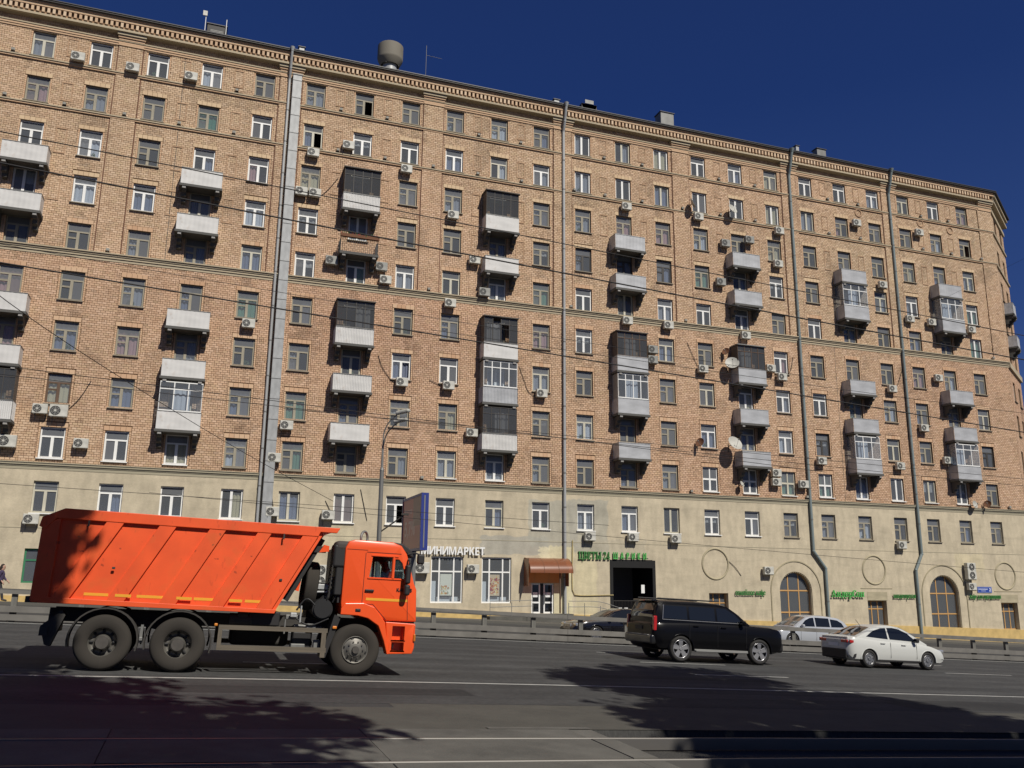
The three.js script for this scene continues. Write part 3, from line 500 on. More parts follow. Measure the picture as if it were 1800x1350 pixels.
// the splayed corner wing -----------------------------------------------------------------
{
  const ang = 33.7 * Math.PI / 180, L = 7.0;
  const M = M4().makeRotationY(ang).premultiply(M4().makeTranslation(XR, 0, 0));
  const cols = [2.1, 5.2];
  const s = new THREE.Shape(); s.moveTo(0, YB); s.lineTo(L, YB); s.lineTo(L, YT + .9); s.lineTo(0, YT + .9); s.closePath();
  const ops = []; cols.forEach((x, i) => { for (let r = 1; r <= 9; r++) ops.push({ c: 24 + i, r, x, y: ROWY[r], w: WW, h: r < 3 ? 1.64 : WH, k: (r + i) % 3 ? 'w' : 'p' }); });
  for (const o of ops) s.holes.push(rectHole(o.x - o.w / 2, o.x + o.w / 2, o.y - o.h / 2, o.y + o.h / 2));
  const wl = mesh('corner_wall', new THREE.ExtrudeGeometry(s, { depth: .5, bevelEnabled: false }).translate(0, 0, -.53), MAT.mortar, building); wl.applyMatrix4(M);
  layBricks(brickCells(.02, L, YB + .02, YT + .06, ops.map((o) => ({ x0: o.x - o.w / 2, x1: o.x + o.w / 2, y0: o.y - o.h / 2, y1: o.y + o.h / 2 }))), building, () => .012, M);
  for (const o of ops) addWindow(building, o, -.12, M);
  const add = (n, g, m) => { const q = part(n, g, m, building); q.applyMatrix4(M); return q; };
  add('corner_base', box2(.0, L, -6, YB, -.53, .02), std(lin(.46, .40, .26), .92, { map: grimeTex }));
  const stone = std(lin(.50, .42, .30), .88, { map: grimeTex });
  for (const [y, h, z] of [[YL5, .45, .18], [YL2, .17, .13], [YL1, .17, .13], [8.3, .35, .14], [34.62, .3, .14], [35.26, .18, .42], [35.65, .35, .36], [35.93, .3, .52]]) add('string_course', box2(-.02, L, y - h, y, -.02, z), stone);
  add('eave', box2(-.05, L + .2, 35.94, 36.12, -.5, .68), MAT.roofMetal);
  const W2 = (r) => { const b = addBalcony(building, 2.6, ROWY[r], MAT.sheetGrey, '', { corr: 1 }); b.scale.set(.7, .92, .72); b.updateMatrix(); b.applyMatrix4(M); }; W2(3); W2(4);
  // end wall closing the wing
  add('end_wall', box2(L - .5, L, -6, 36, -16, -.53), MAT.mortar);
  add('inner_wall', box2(.4, L - .6, -4, 35.5, -2.2, -2.0), MAT.room);
  add('corner_roof', box2(-.02, L, 36.13, 36.2, -14, .5), MAT.roofMetal);
}
// ---------------------------------------------------------------- shopfronts, doors, pipes (parts of the house)
{
  const ZB = -DF;   // building group sits on the facade plane
  const inner = [];
  const glazed = (name, o, colsX, rowsY, mat, z, t, depthMat) => {
    const w = groupPart(name, building, [0, 0, z]); const fr = [];
    fr.push(box2(o.x0, o.x0 + t, o.y0, o.y1, -.06, 0), box2(o.x1 - t, o.x1, o.y0, o.y1, -.06, 0), box2(o.x0 + t, o.x1 - t, o.y1 - t, o.y1, -.06, 0), box2(o.x0 + t, o.x1 - t, o.y0, o.y0 + t, -.06, 0));
    const X = [o.x0, ...colsX, o.x1], Y = [o.y0, ...rowsY, o.y1];
    for (const x of colsX) fr.push(box2(x - t / 2, x + t / 2, o.y0 + t, o.y1 - t, -.058, .006)); for (const y of rowsY) fr.push(box2(o.x0 + t, o.x1 - t, y - t / 2, y + t / 2, -.059, .003));
    part('frame', fr, mat, w);
    for (let i = 0; i < X.length - 1; i++) for (let j = 0; j < Y.length - 1; j++) mesh('pane', new THREE.PlaneGeometry(X[i + 1] - X[i] - t, Y[j + 1] - Y[j] - t).translate((X[i] + X[i + 1]) / 2, (Y[j] + Y[j + 1]) / 2, -.03), MAT.glass, w);
    return w;
  };
  const cx = (o, f) => o.x0 + (o.x1 - o.x0) * f;
  // print on the shop posters: warm blossoms on a pale sheet
  const poster = (warm) => { const cv = document.createElement('canvas'); cv.width = 128; cv.height = 192; const k = cv.getContext('2d'); k.fillStyle = warm ? '#c9b08c' : '#d8d3bd'; k.fillRect(0, 0, 128, 192); for (let i = 0; i < (warm ? 90 : 34); i++) { k.fillStyle = warm ? ['#a32b1c', '#c9772a', '#d9b24a', '#7d1f2a', '#e0cfa0'][i % 5] : ['#c9a24a', '#b6763a', '#e8e2cc', '#9aa080'][i % 4]; k.beginPath(); k.ellipse(64 + (rnd() - .5) * 110, warm ? 20 + rnd() * 160 : 110 + rnd() * 70, 4 + rnd() * 10, 4 + rnd() * 9, rnd() * 3, 0, 7); k.fill(); } const t = new THREE.CanvasTexture(cv); t.colorSpace = THREE.SRGBColorSpace; return std(0xffffff, .6, { map: t }); };
  for (let i = 0; i < 3; i++) {
    const o = groundOpenings[i], w = glazed('shop_window', o, [cx(o, .27), cx(o, .72)], [2.78], MAT.pvc, -.1, .09);
    if (i < 2) { part('poster', new THREE.PlaneGeometry(.74, 1.3).translate(cx(o, i ? .45 : .5), 1.98, -.09), poster(i === 1), w); }
    part('display_shelf', [box2(o.x0 + .12, o.x0 + .42, .9, 2.2, -.5, -.25), box2(o.x0 + .5, o.x1 - .2, .9, 1.25, -.6, -.3)], std(lin(.55, .56, .55), .6), w);
    part('window_ledge', box2(o.x0 - .08, o.x1 + .08, .8, .876, -.05, .1), MAT.pvc, w);
  }
  for (const i of [5, 6, 7]) { const o = groundOpenings[i]; glazed('cafe_window', o, [cx(o, .34), cx(o, .67)], [o.y0 + (o.y1 - o.y0) * .68], MAT.trimOrange, -.32, .07); }
  { const o = groundOpenings[8]; glazed('green_window', o, [cx(o, .6)], [3.05], std(lin(.03, .17, .08), .6), -.1, .09); }
  for (const a of arches) {
    const w = groupPart('arched_window', building, [0, 0, -.3]); const r = a.w / 2, sp = a.y1 - r, fr = [];
    for (const f of [-.33, .33]) { const x = a.x + f * r, top = sp + Math.sqrt(r * r - (f * r) ** 2); fr.push(box2(x - .04, x + .04, a.y0, top - .02, -.06, 0)); }
    for (const y of [sp + .05, sp - 1.45]) fr.push(box2(a.x - r + .01, a.x + r - .01, y - .045, y + .045, -.058, .004));
    const ring = new THREE.Shape(); archPath(a, ring); const hole = archPath({ ...a, y0: a.y0 + .07 }, new THREE.Path(), -.07); ring.holes.push(hole); fr.push(new THREE.ExtrudeGeometry(ring, { depth: .06, bevelEnabled: false, curveSegments: 20 }).translate(0, 0, -.061));
    part('frame', fr, MAT.trimOrange, w);
    const xs = [a.x - r, a.x - .33 * r, a.x + .33 * r, a.x + r], ys = [a.y0, sp - 1.45, sp + .05, a.y1];
    for (let i = 0; i < 3; i++) for (let j = 0; j < 3; j++) { const s = new THREE.Shape(), n = 8; const x0 = xs[i] + .045, x1 = xs[i + 1] - .045, y0 = ys[j] + .045; const capY = (x) => j < 2 ? ys[j + 1] - .045 : sp + Math.sqrt(Math.max(.002, r * r - (x - a.x) ** 2)) - .06; s.moveTo(x0, y0); s.lineTo(x1, y0); for (let q = 0; q <= n; q++) { const x = x1 + (x0 - x1) * q / n; s.lineTo(x, Math.max(y0 + .01, capY(x))); } mesh('pane', new THREE.ShapeGeometry(s).translate(0, 0, -.03), MAT.glass, w); }
    // beaded string of lamps, unlit, round the reveal
    const beads = []; for (let i = 0; i < 46; i++) { const t = i / 45; let x, y; if (t < .55) { x = a.x + r - .06; y = a.y0 + .2 + (sp - a.y0 - .2) * t / .55; } else { const q = (t - .55) / .45 * Math.PI * .8; x = a.x + (r - .06) * Math.cos(q); y = sp + (r - .06) * Math.sin(q); } beads.push(new THREE.IcosahedronGeometry(.035, 0).translate(x, y, .28)); }
    const bd = part('bulb_garland', beads, std(lin(.45, .40, .28), .5), w);
    // surround moulding
    const s1 = new THREE.Shape(); archPath({ ...a, y0: a.y0 - .1 }, s1, .78); s1.holes.push(archPath({ ...a, y0: a.y0 - .099 }, new THREE.Path(), .70)); part('arch_moulding', new THREE.ExtrudeGeometry(s1, { depth: .05, bevelEnabled: false, curveSegments: 28 }).translate(0, 0, .018), std(lin(.44, .385, .265), .92, { map: grimeTex }), building);
  }
  // roundels
  for (const [x, y] of [[33.95, 3.57], [47.5, 3.36], [60.25, 3.08]]) part('roundel', new THREE.TorusGeometry(1.03, .075, 10, 40).translate(x, y, .015), std(lin(.44, .385, .265), .92, { map: grimeTex }), building);
  // plaster frames above the small cafe windows
  for (const o of [groundOpenings[6], groundOpenings[7]]) part('window_hood', [box2(o.x0 - .55, o.x1 + .6, o.y1 + .85, o.y1 + .9, .018, .05), box2(o.x0 - .0, o.x1 + .1, o.y1 + .02, o.y1 + .62, .018, .035)], std(lin(.45, .395, .275), .92, { map: grimeTex }), building);
  // entrance: double door and canopy
  { const d = groupPart('entrance_door', building, [0, 0, -.06]); const o = groundOpenings[3], fr = [];
    for (const [a, b] of [[o.x0, o.x0 + .62], [o.x0 + .86, o.x1]]) { fr.push(box2(a, a + .09, o.y0, o.y1, -.06, 0), box2(b - .09, b, o.y0, o.y1, -.06, 0), box2(a + .09, b - .09, o.y1 - .09, o.y1, -.06, 0), box2(a + .09, b - .09, o.y0, o.y0 + .1, -.06, 0), box2(a + .09, b - .09, o.y0 + .62, o.y0 + .72, -.06, 0)); mesh('pane', box2(a + .09, b - .09, o.y0 + .72, o.y1 - .09, -.035, -.03), MAT.glassDark, d); mesh('pane', box2(a + .09, b - .09, o.y0 + .1, o.y0 + .62, -.035, -.03), MAT.glassDark, d); part('notice', box2(a + .14, b - .16, o.y0 + 1.0, o.y0 + 1.3, -.028, -.024), MAT.white, d); }
    part('frame', fr, MAT.pvc, d); part('handle', tube([V3(o.x0 + .9, o.y0 + .6, .06), V3(o.x0 + .9, o.y0 + 1.2, .06)], .02), MAT.steel, d);
    part('dark_jamb', box2(o.x0 + .625, o.x0 + .855, o.y0, o.y1, -.12, -.05), MAT.black, d);
    const c = groupPart('entrance_canopy', building, [0, 0, 0]);
    const glassC = phys(lin(.30, .115, .055), .25, { transmission: .35, thickness: 0, side: THREE.DoubleSide });
    const P = [], I = []; const n = 10; for (let i = 0; i <= n; i++) { const t = i / n, z = .05 + 1.15 * Math.sin(t * Math.PI / 2), y = 3.72 - .95 * (1 - Math.cos(t * Math.PI / 2)); P.push(19.85, y, z, 22.75, y, z); if (i) { const a = i * 2 - 2; I.push(a, a + 1, a + 2, a + 1, a + 3, a + 2); } }
    const g = new THREE.BufferGeometry(); g.setAttribute('position', new THREE.Float32BufferAttribute(P, 3)); g.setIndex(I); g.computeVertexNormals(); mesh('canopy_sheet', g, glassC, c);
    for (const x of [19.85, 20.8, 21.8, 22.75]) part('rib', tube(Array.from({ length: 7 }, (_, i) => { const t = i / 6; return V3(x, 3.71 - .95 * (1 - Math.cos(t * Math.PI / 2)), .05 + 1.15 * Math.sin(t * Math.PI / 2)); }), .02), MAT.rust, c);
    part('side_sheet', [box2(19.82, 19.845, 1.95, 3.66, .05, .95)], glassC, c); part('side_sheet', [box2(22.6, 22.625, 1.95, 3.2, .05, .8)], glassC, c);
    part('back_panel', box2(20.1, 22.4, 2.16, 3.5, .022, .05), std(lin(.50, .26, .085), .7), c);
    part('post', [box2(21.95, 22.03, .3, 2.9, .8, .88)], MAT.woodBrown, c);
    const st = groupPart('entrance_steps', building); part('step', box2(19.6, 23.2, -.6, .1, .03, 1.3), MAT.concrete, st); part('step', box2(19.9, 22.9, .1, .25, .03, .9), MAT.concrete, st); part('ramp', prism([[23.2, .1], [27, -.4], [27, -.8], [23.2, -.8]], 1.2).translate(0, 0, .66), MAT.concrete, st); part('ramp', prism([[19.6, .1], [17.2, .12], [17.2, -.6], [19.6, -.6]], 1.2).translate(0, 0, .66), MAT.concrete, st);
    const rails = []; for (const dy of [.55, .9]) { rails.push(tube([V3(17.2, dy + .12, 1.25), V3(20.0, dy + .2, 1.25)], .022), tube([V3(22.4, dy + .15, 1.25), V3(24.6, dy + .1, 1.25), V3(25.9, dy - .25, 1.25)], .022)); } for (const [x, y] of [[17.2, .1], [18.6, .1], [20, .1], [22.4, .1], [23.5, .08], [24.6, -.1], [25.9, -.25]]) rails.push(tube([V3(x, y, 1.25), V3(x, y + .85, 1.25)], .02)); part('handrail', rails, MAT.steel, st);
  }
  // dark gateway with a low mesh gate
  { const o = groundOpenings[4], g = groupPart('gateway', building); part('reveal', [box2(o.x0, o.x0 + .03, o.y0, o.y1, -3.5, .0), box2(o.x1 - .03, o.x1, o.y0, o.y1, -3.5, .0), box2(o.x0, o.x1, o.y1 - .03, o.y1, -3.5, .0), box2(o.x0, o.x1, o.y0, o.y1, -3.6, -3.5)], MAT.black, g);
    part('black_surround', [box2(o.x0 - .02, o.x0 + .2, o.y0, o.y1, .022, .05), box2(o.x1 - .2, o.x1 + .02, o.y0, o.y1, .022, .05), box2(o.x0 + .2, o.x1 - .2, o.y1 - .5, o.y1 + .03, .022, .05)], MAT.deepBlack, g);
    const bars = []; for (let i = 0; i <= 22; i++) bars.push(box2(o.x0 + .5 + i * .11, o.x0 + .515 + i * .11, o.y0 + .2, 1.05, -.8, -.785)); bars.push(box2(o.x0 + .4, o.x1 - .4, 1.03, 1.07, -.81, -.77)); part('mesh_gate', bars, MAT.darkSteel, g);
    for (const x of [o.x0 + .95, o.x0 + 1.38]) part('notice', box2(x, x + .26, .38, .6, -.765, -.755), MAT.white, g); part('notice', box2(o.x1 - .85, o.x1 - .6, 1.55, 2.1, -.4, -.39), MAT.white, g); }
  // thin gas pipe
  part('gas_pipe', tube([V3(22.95, 4.9, .08), V3(22.95, 1.55, .08), V3(23.0, 1.45, .08), V3(25.85, 1.42, .08)].map((p, i) => V3(p.x + .25, p.y + (i < 1 ? 0 : 0), p.z)), .03), std(lin(.45, .36, .16), .6), building);
  // downpipes
  const pipe = (pts, r, mat) => { const p = groupPart('downpipe', building); part('pipe', pts.slice(1).map((q, i) => bar(pts[i], q, r, 12)), mat, p); part('joint', pts.slice(1, -1).map((q) => new THREE.SphereGeometry(r * 1.12, 10, 8).translate(q.x, q.y, q.z)), mat, p); part('funnel', [cyl(r, .3, 12, r * 1.9).translate(pts[0].x, pts[0].y + .1, pts[0].z)], mat, p); const cl = []; for (let i = 1; i < pts.length; i++) { const a = pts[i - 1], b = pts[i], n = Math.floor(a.distanceTo(b) / 2.2); for (let k = 1; k < n; k++) { const q = a.clone().lerp(b, k / n); cl.push(cyl(r * 1.16, .07, 12).translate(q.x, q.y, q.z)); } } if (cl.length) part('clamp', cl, MAT.steel, p); };
  const pp = (x, xb, bend, yb) => bend ? [V3(x, 35.9, .72), V3(x, 34.8, .42), V3(x, 34.1, .17), V3(x, 4.6, .17), V3(xb, 3.4, .17), V3(xb, yb, .17)] : [V3(x, 35.9, .72), V3(x, 34.8, .42), V3(x, 34.1, .17), V3(x, yb, .17)];
  pipe(pp(3.22, 3.2, false, 0.9), .085, MAT.galvanised); pipe(pp(22.62, 22.62, false, .25), .1, MAT.galvanised); pipe(pp(42.1, 43.05, true, -1.2), .11, std(lin(.22, .27, .28), .6, { map: grimeTex })); pipe(pp(51.98, 51.3, true, -1.6), .11, std(lin(.22, .27, .28), .6, { map: grimeTex }));
  { const d = groupPart('ventilation_duct', building); const segs = []; for (let y = 1.5; y < 34.4; y += 1.25) segs.push(box2(3.42, 3.98, y + .01, Math.min(34.4, y + 1.25), .03, .42)); part('duct_section', segs, phys(lin(.40, .41, .42), .5, { metalness: .12, map: grimeTex }), d); const fl = []; for (let y = 1.5; y < 34.4; y += 1.25) fl.push(box2(3.40, 4.0, y - .01, y + .012, .03, .44)); part('flange', fl, MAT.steel, d); part('cap', box2(3.38, 4.02, 34.4, 34.48, .03, .46), MAT.steel, d); }
}
// ---------------------------------------------------------------- things on the facade
// air conditioners
function acUnit(w, h, dep, mat, fans) {
  const o = new THREE.Group();
  mesh('casing', rbox(w, h, dep, 0, 0, dep / 2 + .14, .03), mat, o);
  const fr = Math.min(w * .29, h * .43) / (fans > 1 ? 1 : 1);
  for (let i = 0; i < fans; i++) { const fy = fans > 1 ? (i ? -h / 4 : h / 4) : 0, R = fans > 1 ? Math.min(w * .36, h * .22) : fr, fx = fans > 1 ? 0 : -w * .17; const g = new THREE.Group(); g.name = 'fan'; g.position.set(fx, fy, dep + .145); o.add(g); mesh('opening', new THREE.CircleGeometry(R, 20), MAT.acGrille, g); const rg = []; for (const q of [1, .7, .4]) rg.push(new THREE.TorusGeometry(R * q, .005, 5, 20)); for (let k = 0; k < 3; k++) rg.push(box(.008, R * 2, .008).rotateZ(k * Math.PI / 3)); rg.push(new THREE.CircleGeometry(R * .24, 12).translate(0, 0, .008)); part('grille', rg, mat === MAT.acGrey ? MAT.acGrey : MAT.acWhite, g); }
  part('bracket', [box2(-w * .36, -w * .33, -h / 2 - .05, -h / 2 - .01, .0, dep + .16), box2(w * .33, w * .36, -h / 2 - .05, -h / 2 - .01, .0, dep + .16), box2(-w * .36, -w * .33, -h / 2 - .32, -h / 2 - .05, .0, .03), box2(w * .33, w * .36, -h / 2 - .32, -h / 2 - .05, .0, .03)], MAT.steel, o);
  return o;
}
const acProto = { w: acUnit(.76, .54, .28, MAT.acWhite, 1), g: acUnit(.76, .56, .3, MAT.acGrey, 1), b: acUnit(.92, .66, .32, MAT.acWhite, 1), t: acUnit(.84, 1.25, .34, MAT.acWhite, 2) };
const acList = [
  [137, 98, 'w', 1], [233, 117, 'w', 1], [336, 133, 'w', 1], [551, 267, 'w', 2], [530, 335, 'w', 3], [554, 338, 'w', 3], [613, 254, 'w', 1], [715, 296, 'w', 2], [797, 377, 'w', 2], [583, 457, 'g', 4], [671, 468, 'g', 4], [678, 491, 'w', 1], [835, 456, 'w', 1],
  [1102, 362, 'w', 2], [1229, 380, 'w', 2], [1371, 405, 'w', 2], [1369, 463, 'w', 2], [1276, 427, 'g', 4], [1318, 421, 'g', 4], [1268, 495, 'g', 4], [1507, 391, 'w', 1], [1617, 408, 'w', 1], [1553, 500, 'w', 2], [1104, 563, 'w', 2], [1176, 571, 'w', 2], [1312, 589, 'w', 2], [1601, 560, 'w', 2], [1639, 566, 'w', 1], [1709, 579, 'w', 2],
  [1148, 614, 'g', 5], [1148, 632, 'g', 5], [1237, 648, 'w', 2], [1356, 647, 'w', 1], [1376, 662, 'w', 2], [1570, 683, 'w', 2], [1651, 664, 'w', 1], [437, 568, 'w', 2], [504, 747, 'w', 2], [482, 804, 'w', 1], [70, 718, 'w', 3], [103, 722, 'b', 3], [142, 779, 'w', 1], [12, 775, 'b', 6], [792, 532, 'w', 2], [852, 513, 'g', 4], [707, 671, 'w', 2], [789, 677, 'w', 2], [953, 691, 'w', 2], [830, 760, 'w', 1],
  [1366, 831, 'w', 5], [1366, 847, 'w', 5], [1414, 851, 'w', 1], [1446, 810, 'w', 2], [1626, 752, 'w', 2], [1584, 819, 'w', 2], [1667, 809, 'w', 1],
  [479, 899, 'w', 7], [577, 905, 'w', 7], [1038, 943, 'w', 8], [1114, 944, 'w', 8], [1189, 947, 'w', 8], [832, 1000, 'w', 9], [742, 998, 'b', 9], [54, 912, 'w', 7], [1352, 1003, 'w', 10], [1587, 958, 'w', 8], [1707, 1004, 't', 11], [1710, 1031, 'w', 11], [563, 1012, 't', 12],
];
const acLabel = {
  1: 'white air conditioner hung on bare brick wall beside a window', 2: 'white air conditioner hung just below a window sill on brick wall', 3: 'white air conditioner of a pair side by side below a brick wall window', 4: 'grey weathered air conditioner hung on brick wall near a balcony',
  5: 'air conditioner of a stacked pair on brick wall', 6: 'large white air conditioner low on the brick wall beside the lowest balcony column', 7: 'white air conditioner on cream plaster beside a tall two-leaf window', 8: 'white air conditioner on cream plaster just below a window', 9: 'white air conditioner on cream plaster between the minimarket shop windows', 10: 'white air conditioner at the shoulder of the arched window with the downpipe beside it', 11: 'air conditioner mounted above the blue address plate', 12: 'tall twin-fan air conditioner on cream plaster behind the dump truck cab',
};
const bayOf = (x) => x < 3.4 ? 'beyond the tall duct on the far end' : x < 22.6 ? 'between the tall duct and the middle downpipe' : x < 42.1 ? 'between the middle and third downpipes' : x < 52 ? 'between the last two downpipes' : 'between the last downpipe and the corner';
const ORD = ['', '', 'second', 'third', 'fourth', 'fifth', 'sixth', 'seventh', 'eighth', 'ninth', 'tenth', 'eleventh'];
const storeyOf = (y) => { let b = 1; for (let r = 1; r <= 10; r++) if (Math.abs(ROWY[r] - .35 - y) < Math.abs(ROWY[b] - .35 - y)) b = r; return ORD[12 - b]; };
acList.forEach(([u, v, k, l]) => {
  const p = F(u, v, DF - .4); const o = acProto[k].clone(); o.name = numbered('air_conditioner'); let lab = acLabel[l]; if (l === 5 && k === 'g') lab = 'grey air conditioner of a stacked pair beside the dark glazed balcony'; else if (l === 5) lab = 'white air conditioner of a stacked pair beside a four-pane window'; if (l === 11 && k === 't') lab = 'tall twin-fan air conditioner mounted above a smaller unit by the address plate'; else if (l === 11) lab = 'small white air conditioner right beside the blue address plate'; if (k === 'b' && l === 3) lab = 'large cream air conditioner with cables, bigger one of a pair below the yellow-blind window'; if (k === 'b' && l === 9) lab = 'large white air conditioner on cream plaster beside the billboard pole';
  if (l === 1 || l === 2 || l === 4) lab = `${l === 4 ? 'grey' : 'white'} air conditioner ${l === 2 ? 'under' : 'beside'} a ${storeyOf(p.y)}-storey window ${bayOf(p.x).replace('beyond the tall duct on the far end', 'in the bays before the tall duct')}`;
  o.userData = { label: lab, category: 'air conditioner', group: 'air conditioners on the facade' }; o.position.set(p.x, p.y, -DF + .02); scene.add(o);
});
// satellite dishes
function dishThing(u, v, R, mat, label, turn, tilt, off = .55, group) {
  const p = F(u, v, DF - off), t = thing('satellite_dish', label, 'satellite dish', [p.x, p.y, -DF], group);
  const pr = []; for (let i = 0; i <= 10; i++) { const r = R * i / 10; pr.push(new THREE.Vector2(r, .22 * R * (i / 10) ** 2)); } for (let i = 10; i >= 0; i--) { const r = R * i / 10; pr.push(new THREE.Vector2(Math.max(.0001, r - .002), .22 * R * (i / 10) ** 2 - .012)); }
  const g = new THREE.LatheGeometry(pr, 28).rotateX(Math.PI / 2).rotateX(-tilt).rotateY(turn).translate(0, 0, off); mesh('reflector', g, mat, t);
  const dir = V3(0, 0, 1).applyAxisAngle(V3(1, 0, 0), -tilt).applyAxisAngle(V3(0, 1, 0), turn); const f = V3(0, 0, off).add(dir.clone().multiplyScalar(R * .95));
  part('feed_arm', [tube([V3(0, -R * .8, off + .1), f], .012), new THREE.SphereGeometry(.05, 8, 6).translate(f.x, f.y, f.z)], MAT.steel, t);
  part('mount', [tube([V3(0, -.1, 0), V3(0, 0, off - .02)], .03), tube([V3(0, -.5, .04), V3(0, .1, .04)], .025)], MAT.darkSteel, t);
}
dishThing(1287, 639, .5, MAT.dish, 'large pale satellite dish beside the wooden glazed balcony', -.5, .45, .7);
dishThing(1291, 780, .56, MAT.dish, 'large pale satellite dish at the end of the lowest grey balcony', .1, .5, .8);
dishThing(1231, 778, .33, MAT.rust, 'rusty brown satellite dish turned edge-on beside a window', -1.1, .3, .45);
dishThing(1276, 618, .28, MAT.rust, 'small rusty satellite dish above the large pale one', -1.0, .3, .35);
dishThing(1304, 851, .22, MAT.dish, 'small pale satellite dish below a window with four panes', .5, .4, .4);
dishThing(1216, 358, .42, MAT.dish, 'pale satellite dish turned sideways above the second string course', 1.0, .4, .5);
dishThing(1287, 368, .42, MAT.dish, 'pale satellite dish standing on the second string course facing the street', .3, .4, .5);
dishThing(1713, 887, .30, MAT.dish, 'grey satellite dish on the plaster string at the building corner', .2, .2, .4);
dishThing(1736, 886, .28, MAT.rust, 'brown satellite dish turned edge-on near the building corner', -1.0, .2, .4);
// small floodlights on the string courses
{
  const proto = new THREE.Group(); mesh('lamp_head', rbox(.2, .17, .14, 0, .2, .1, .02), MAT.dirtySteel, proto); mesh('lens', box(.17, .14, .01, 0, .2, .173), phys(lin(.30, .29, .25), .2), proto); part('bracket', [tube([V3(-.14, 0, .05), V3(-.06, .12, .08)], .02), tube([V3(.14, 0, .05), V3(.06, .12, .08)], .02), box(.32, .03, .08, 0, 0.015, .06)], MAT.blackPlastic, proto); part('cable', tube([V3(.1, .02, .06), V3(.22, .08, .03), V3(.38, .0, .02)], .012), MAT.cable, proto);
  const pale = proto.clone(); pale.children[0] = mesh('lamp_head', proto.children[0].geometry, MAT.dish, null); pale.children[0].parent = pale;
  const add = (list, label) => list.forEach(([u, v]) => { const p = F(u, v, DF - .15), o = (rnd() < .35 ? pale : proto).clone(); o.name = numbered('facade_floodlight'); const y = [YL1, YL2, YL5, 8.3].reduce((a, b) => Math.abs(b - p.y + .15) < Math.abs(a - p.y + .15) ? b : a); o.position.set(p.x, y + .005, -DF + .02); o.rotation.y = 0; o.userData = { label: label + ', ' + bayOf(p.x).replace('beyond the tall duct on the far end', 'before the tall duct'), category: 'floodlight', group: 'small floodlights along the facade ledges' }; scene.add(o); });
  add([[23, 85], [417, 154], [600, 190], [681, 205], [842, 236], [916, 250], [1062, 277], [1129, 289], [1264, 314], [1327, 323], [1455, 345], [1508, 355], [1619, 378], [1667, 389]], 'floodlight on the ledge under the top windows');
  add([[8, 164], [113, 183], [219, 197], [315, 215], [411, 235], [594, 268], [677, 279], [762, 291], [840, 307], [917, 318], [1010, 334], [1064, 344], [1129, 354], [1200, 364], [1267, 378], [1328, 388], [1392, 396], [1458, 408], [1513, 418], [1623, 437], [1673, 446], [1726, 456]], 'floodlight on the second ledge from the top');
  add([[189, 440], [754, 510], [1004, 540], [1206, 564], [1404, 588], [1588, 613], [1747, 633]], 'floodlight on the broad ledge halfway up');
  add([[742, 838], [1216, 864], [1420, 880], [1776, 894]], 'floodlight on the ledge between brick and plaster');
}
// loose cables on the wall
{
  const loose = [[[595, 312], [580, 330], [566, 343]], [[160, 670], [140, 700], [118, 722]], [[665, 625], [672, 645], [690, 670], [700, 675]], [[755, 668], [772, 676], [785, 680]], [[913, 645], [922, 670], [930, 690], [945, 698]], [[1208, 602], [1220, 630], [1226, 643]], [[1394, 628], [1390, 650], [1383, 663]], [[1586, 650], [1580, 670], [1575, 684]], [[1277, 983], [1292, 997], [1303, 1012]], [[634, 860], [640, 890], [645, 915]], [[478, 870], [480, 890]], [[572, 880], [580, 897]]];
  loose.forEach((l) => { const q = F(...l[0]); single('wall_cable', tube(l.map(([u, v], i) => { const p = F(u, v, DF - .06); return V3(p.x, p.y, -DF + .05 + (i % 2) * .02); }), .018, 5), MAT.cable, q.y < 8 ? 'dark cable hanging loose on the cream plaster, ' + bayOf(q.x).replace('beyond the tall duct on the far end', 'before the tall duct') : `dark cable hanging loose by ${storeyOf(q.y)}-storey windows ` + bayOf(q.x).replace('beyond the tall duct on the far end', 'before the tall duct'), 'cable', 'loose cables on the facade'); });
}
// ---------------------------------------------------------------- signs
function letters(name, label, text, f, x0, x1, y, h, mat, z, opt = {}) {
  const t = thing(name, label, 'sign', [x0, y, -DF + z]); let x = 0; const size = h / (opt.cap || .72); const geos = [];
  for (const ch of text) { if (ch === ' ') { x += size * .32; continue; } const g = new TextGeometry(ch, { font: f, size, depth: opt.depth || .07, curveSegments: 4, bevelEnabled: false }); g.computeBoundingBox(); const w = g.boundingBox.max.x - g.boundingBox.min.x; g.translate(x - g.boundingBox.min.x, 0, 0); geos.push(g); x += w + size * (opt.gap || .1); }
  const s = (x1 - x0) / x; for (const g of geos) { g.scale(s, 1, 1); mesh('letter', g, mat, t); }
  part('mounting_rail', [box2(0, x1 - x0, h * .3, h * .36, -.06, -.03)], opt.rail || MAT.steel, t);
  return t;
}
letters('shop_sign', 'white block letters of the minimarket sign above the shop windows', 'МИНИМАРКЕТ', font, 13.05, 17.2, 3.80, .36, MAT.white, .12);
letters('shop_sign', 'dark green serif letters of the flower shop sign beside the gateway', 'ЦВЕТЫ 24', fontSerif, 23.6, 25.9, 3.70, .36, MAT.greenDark, .06, { depth: .08 });
letters('shop_sign', 'bright green spaced letters of the balloon sign on top of the gateway', 'ШАРИКИ', font, 26.1, 28.75, 3.745, .32, MAT.green, .1, { gap: .75 });
letters('cafe_sign', 'small green lettering reading family cafe beside the first arched window', 'семейное кафе', fontSerif, 35.4, 37.85, 1.48, .2, MAT.greenDark, .1, { cap: .56, gap: .06, depth: .05 });
letters('cafe_sign', 'large green name lettering of the cafe between the arched windows', 'АндерСон', fontSerif, 43.42, 46.35, 1.40, .34, MAT.green, .12, { gap: .06 });
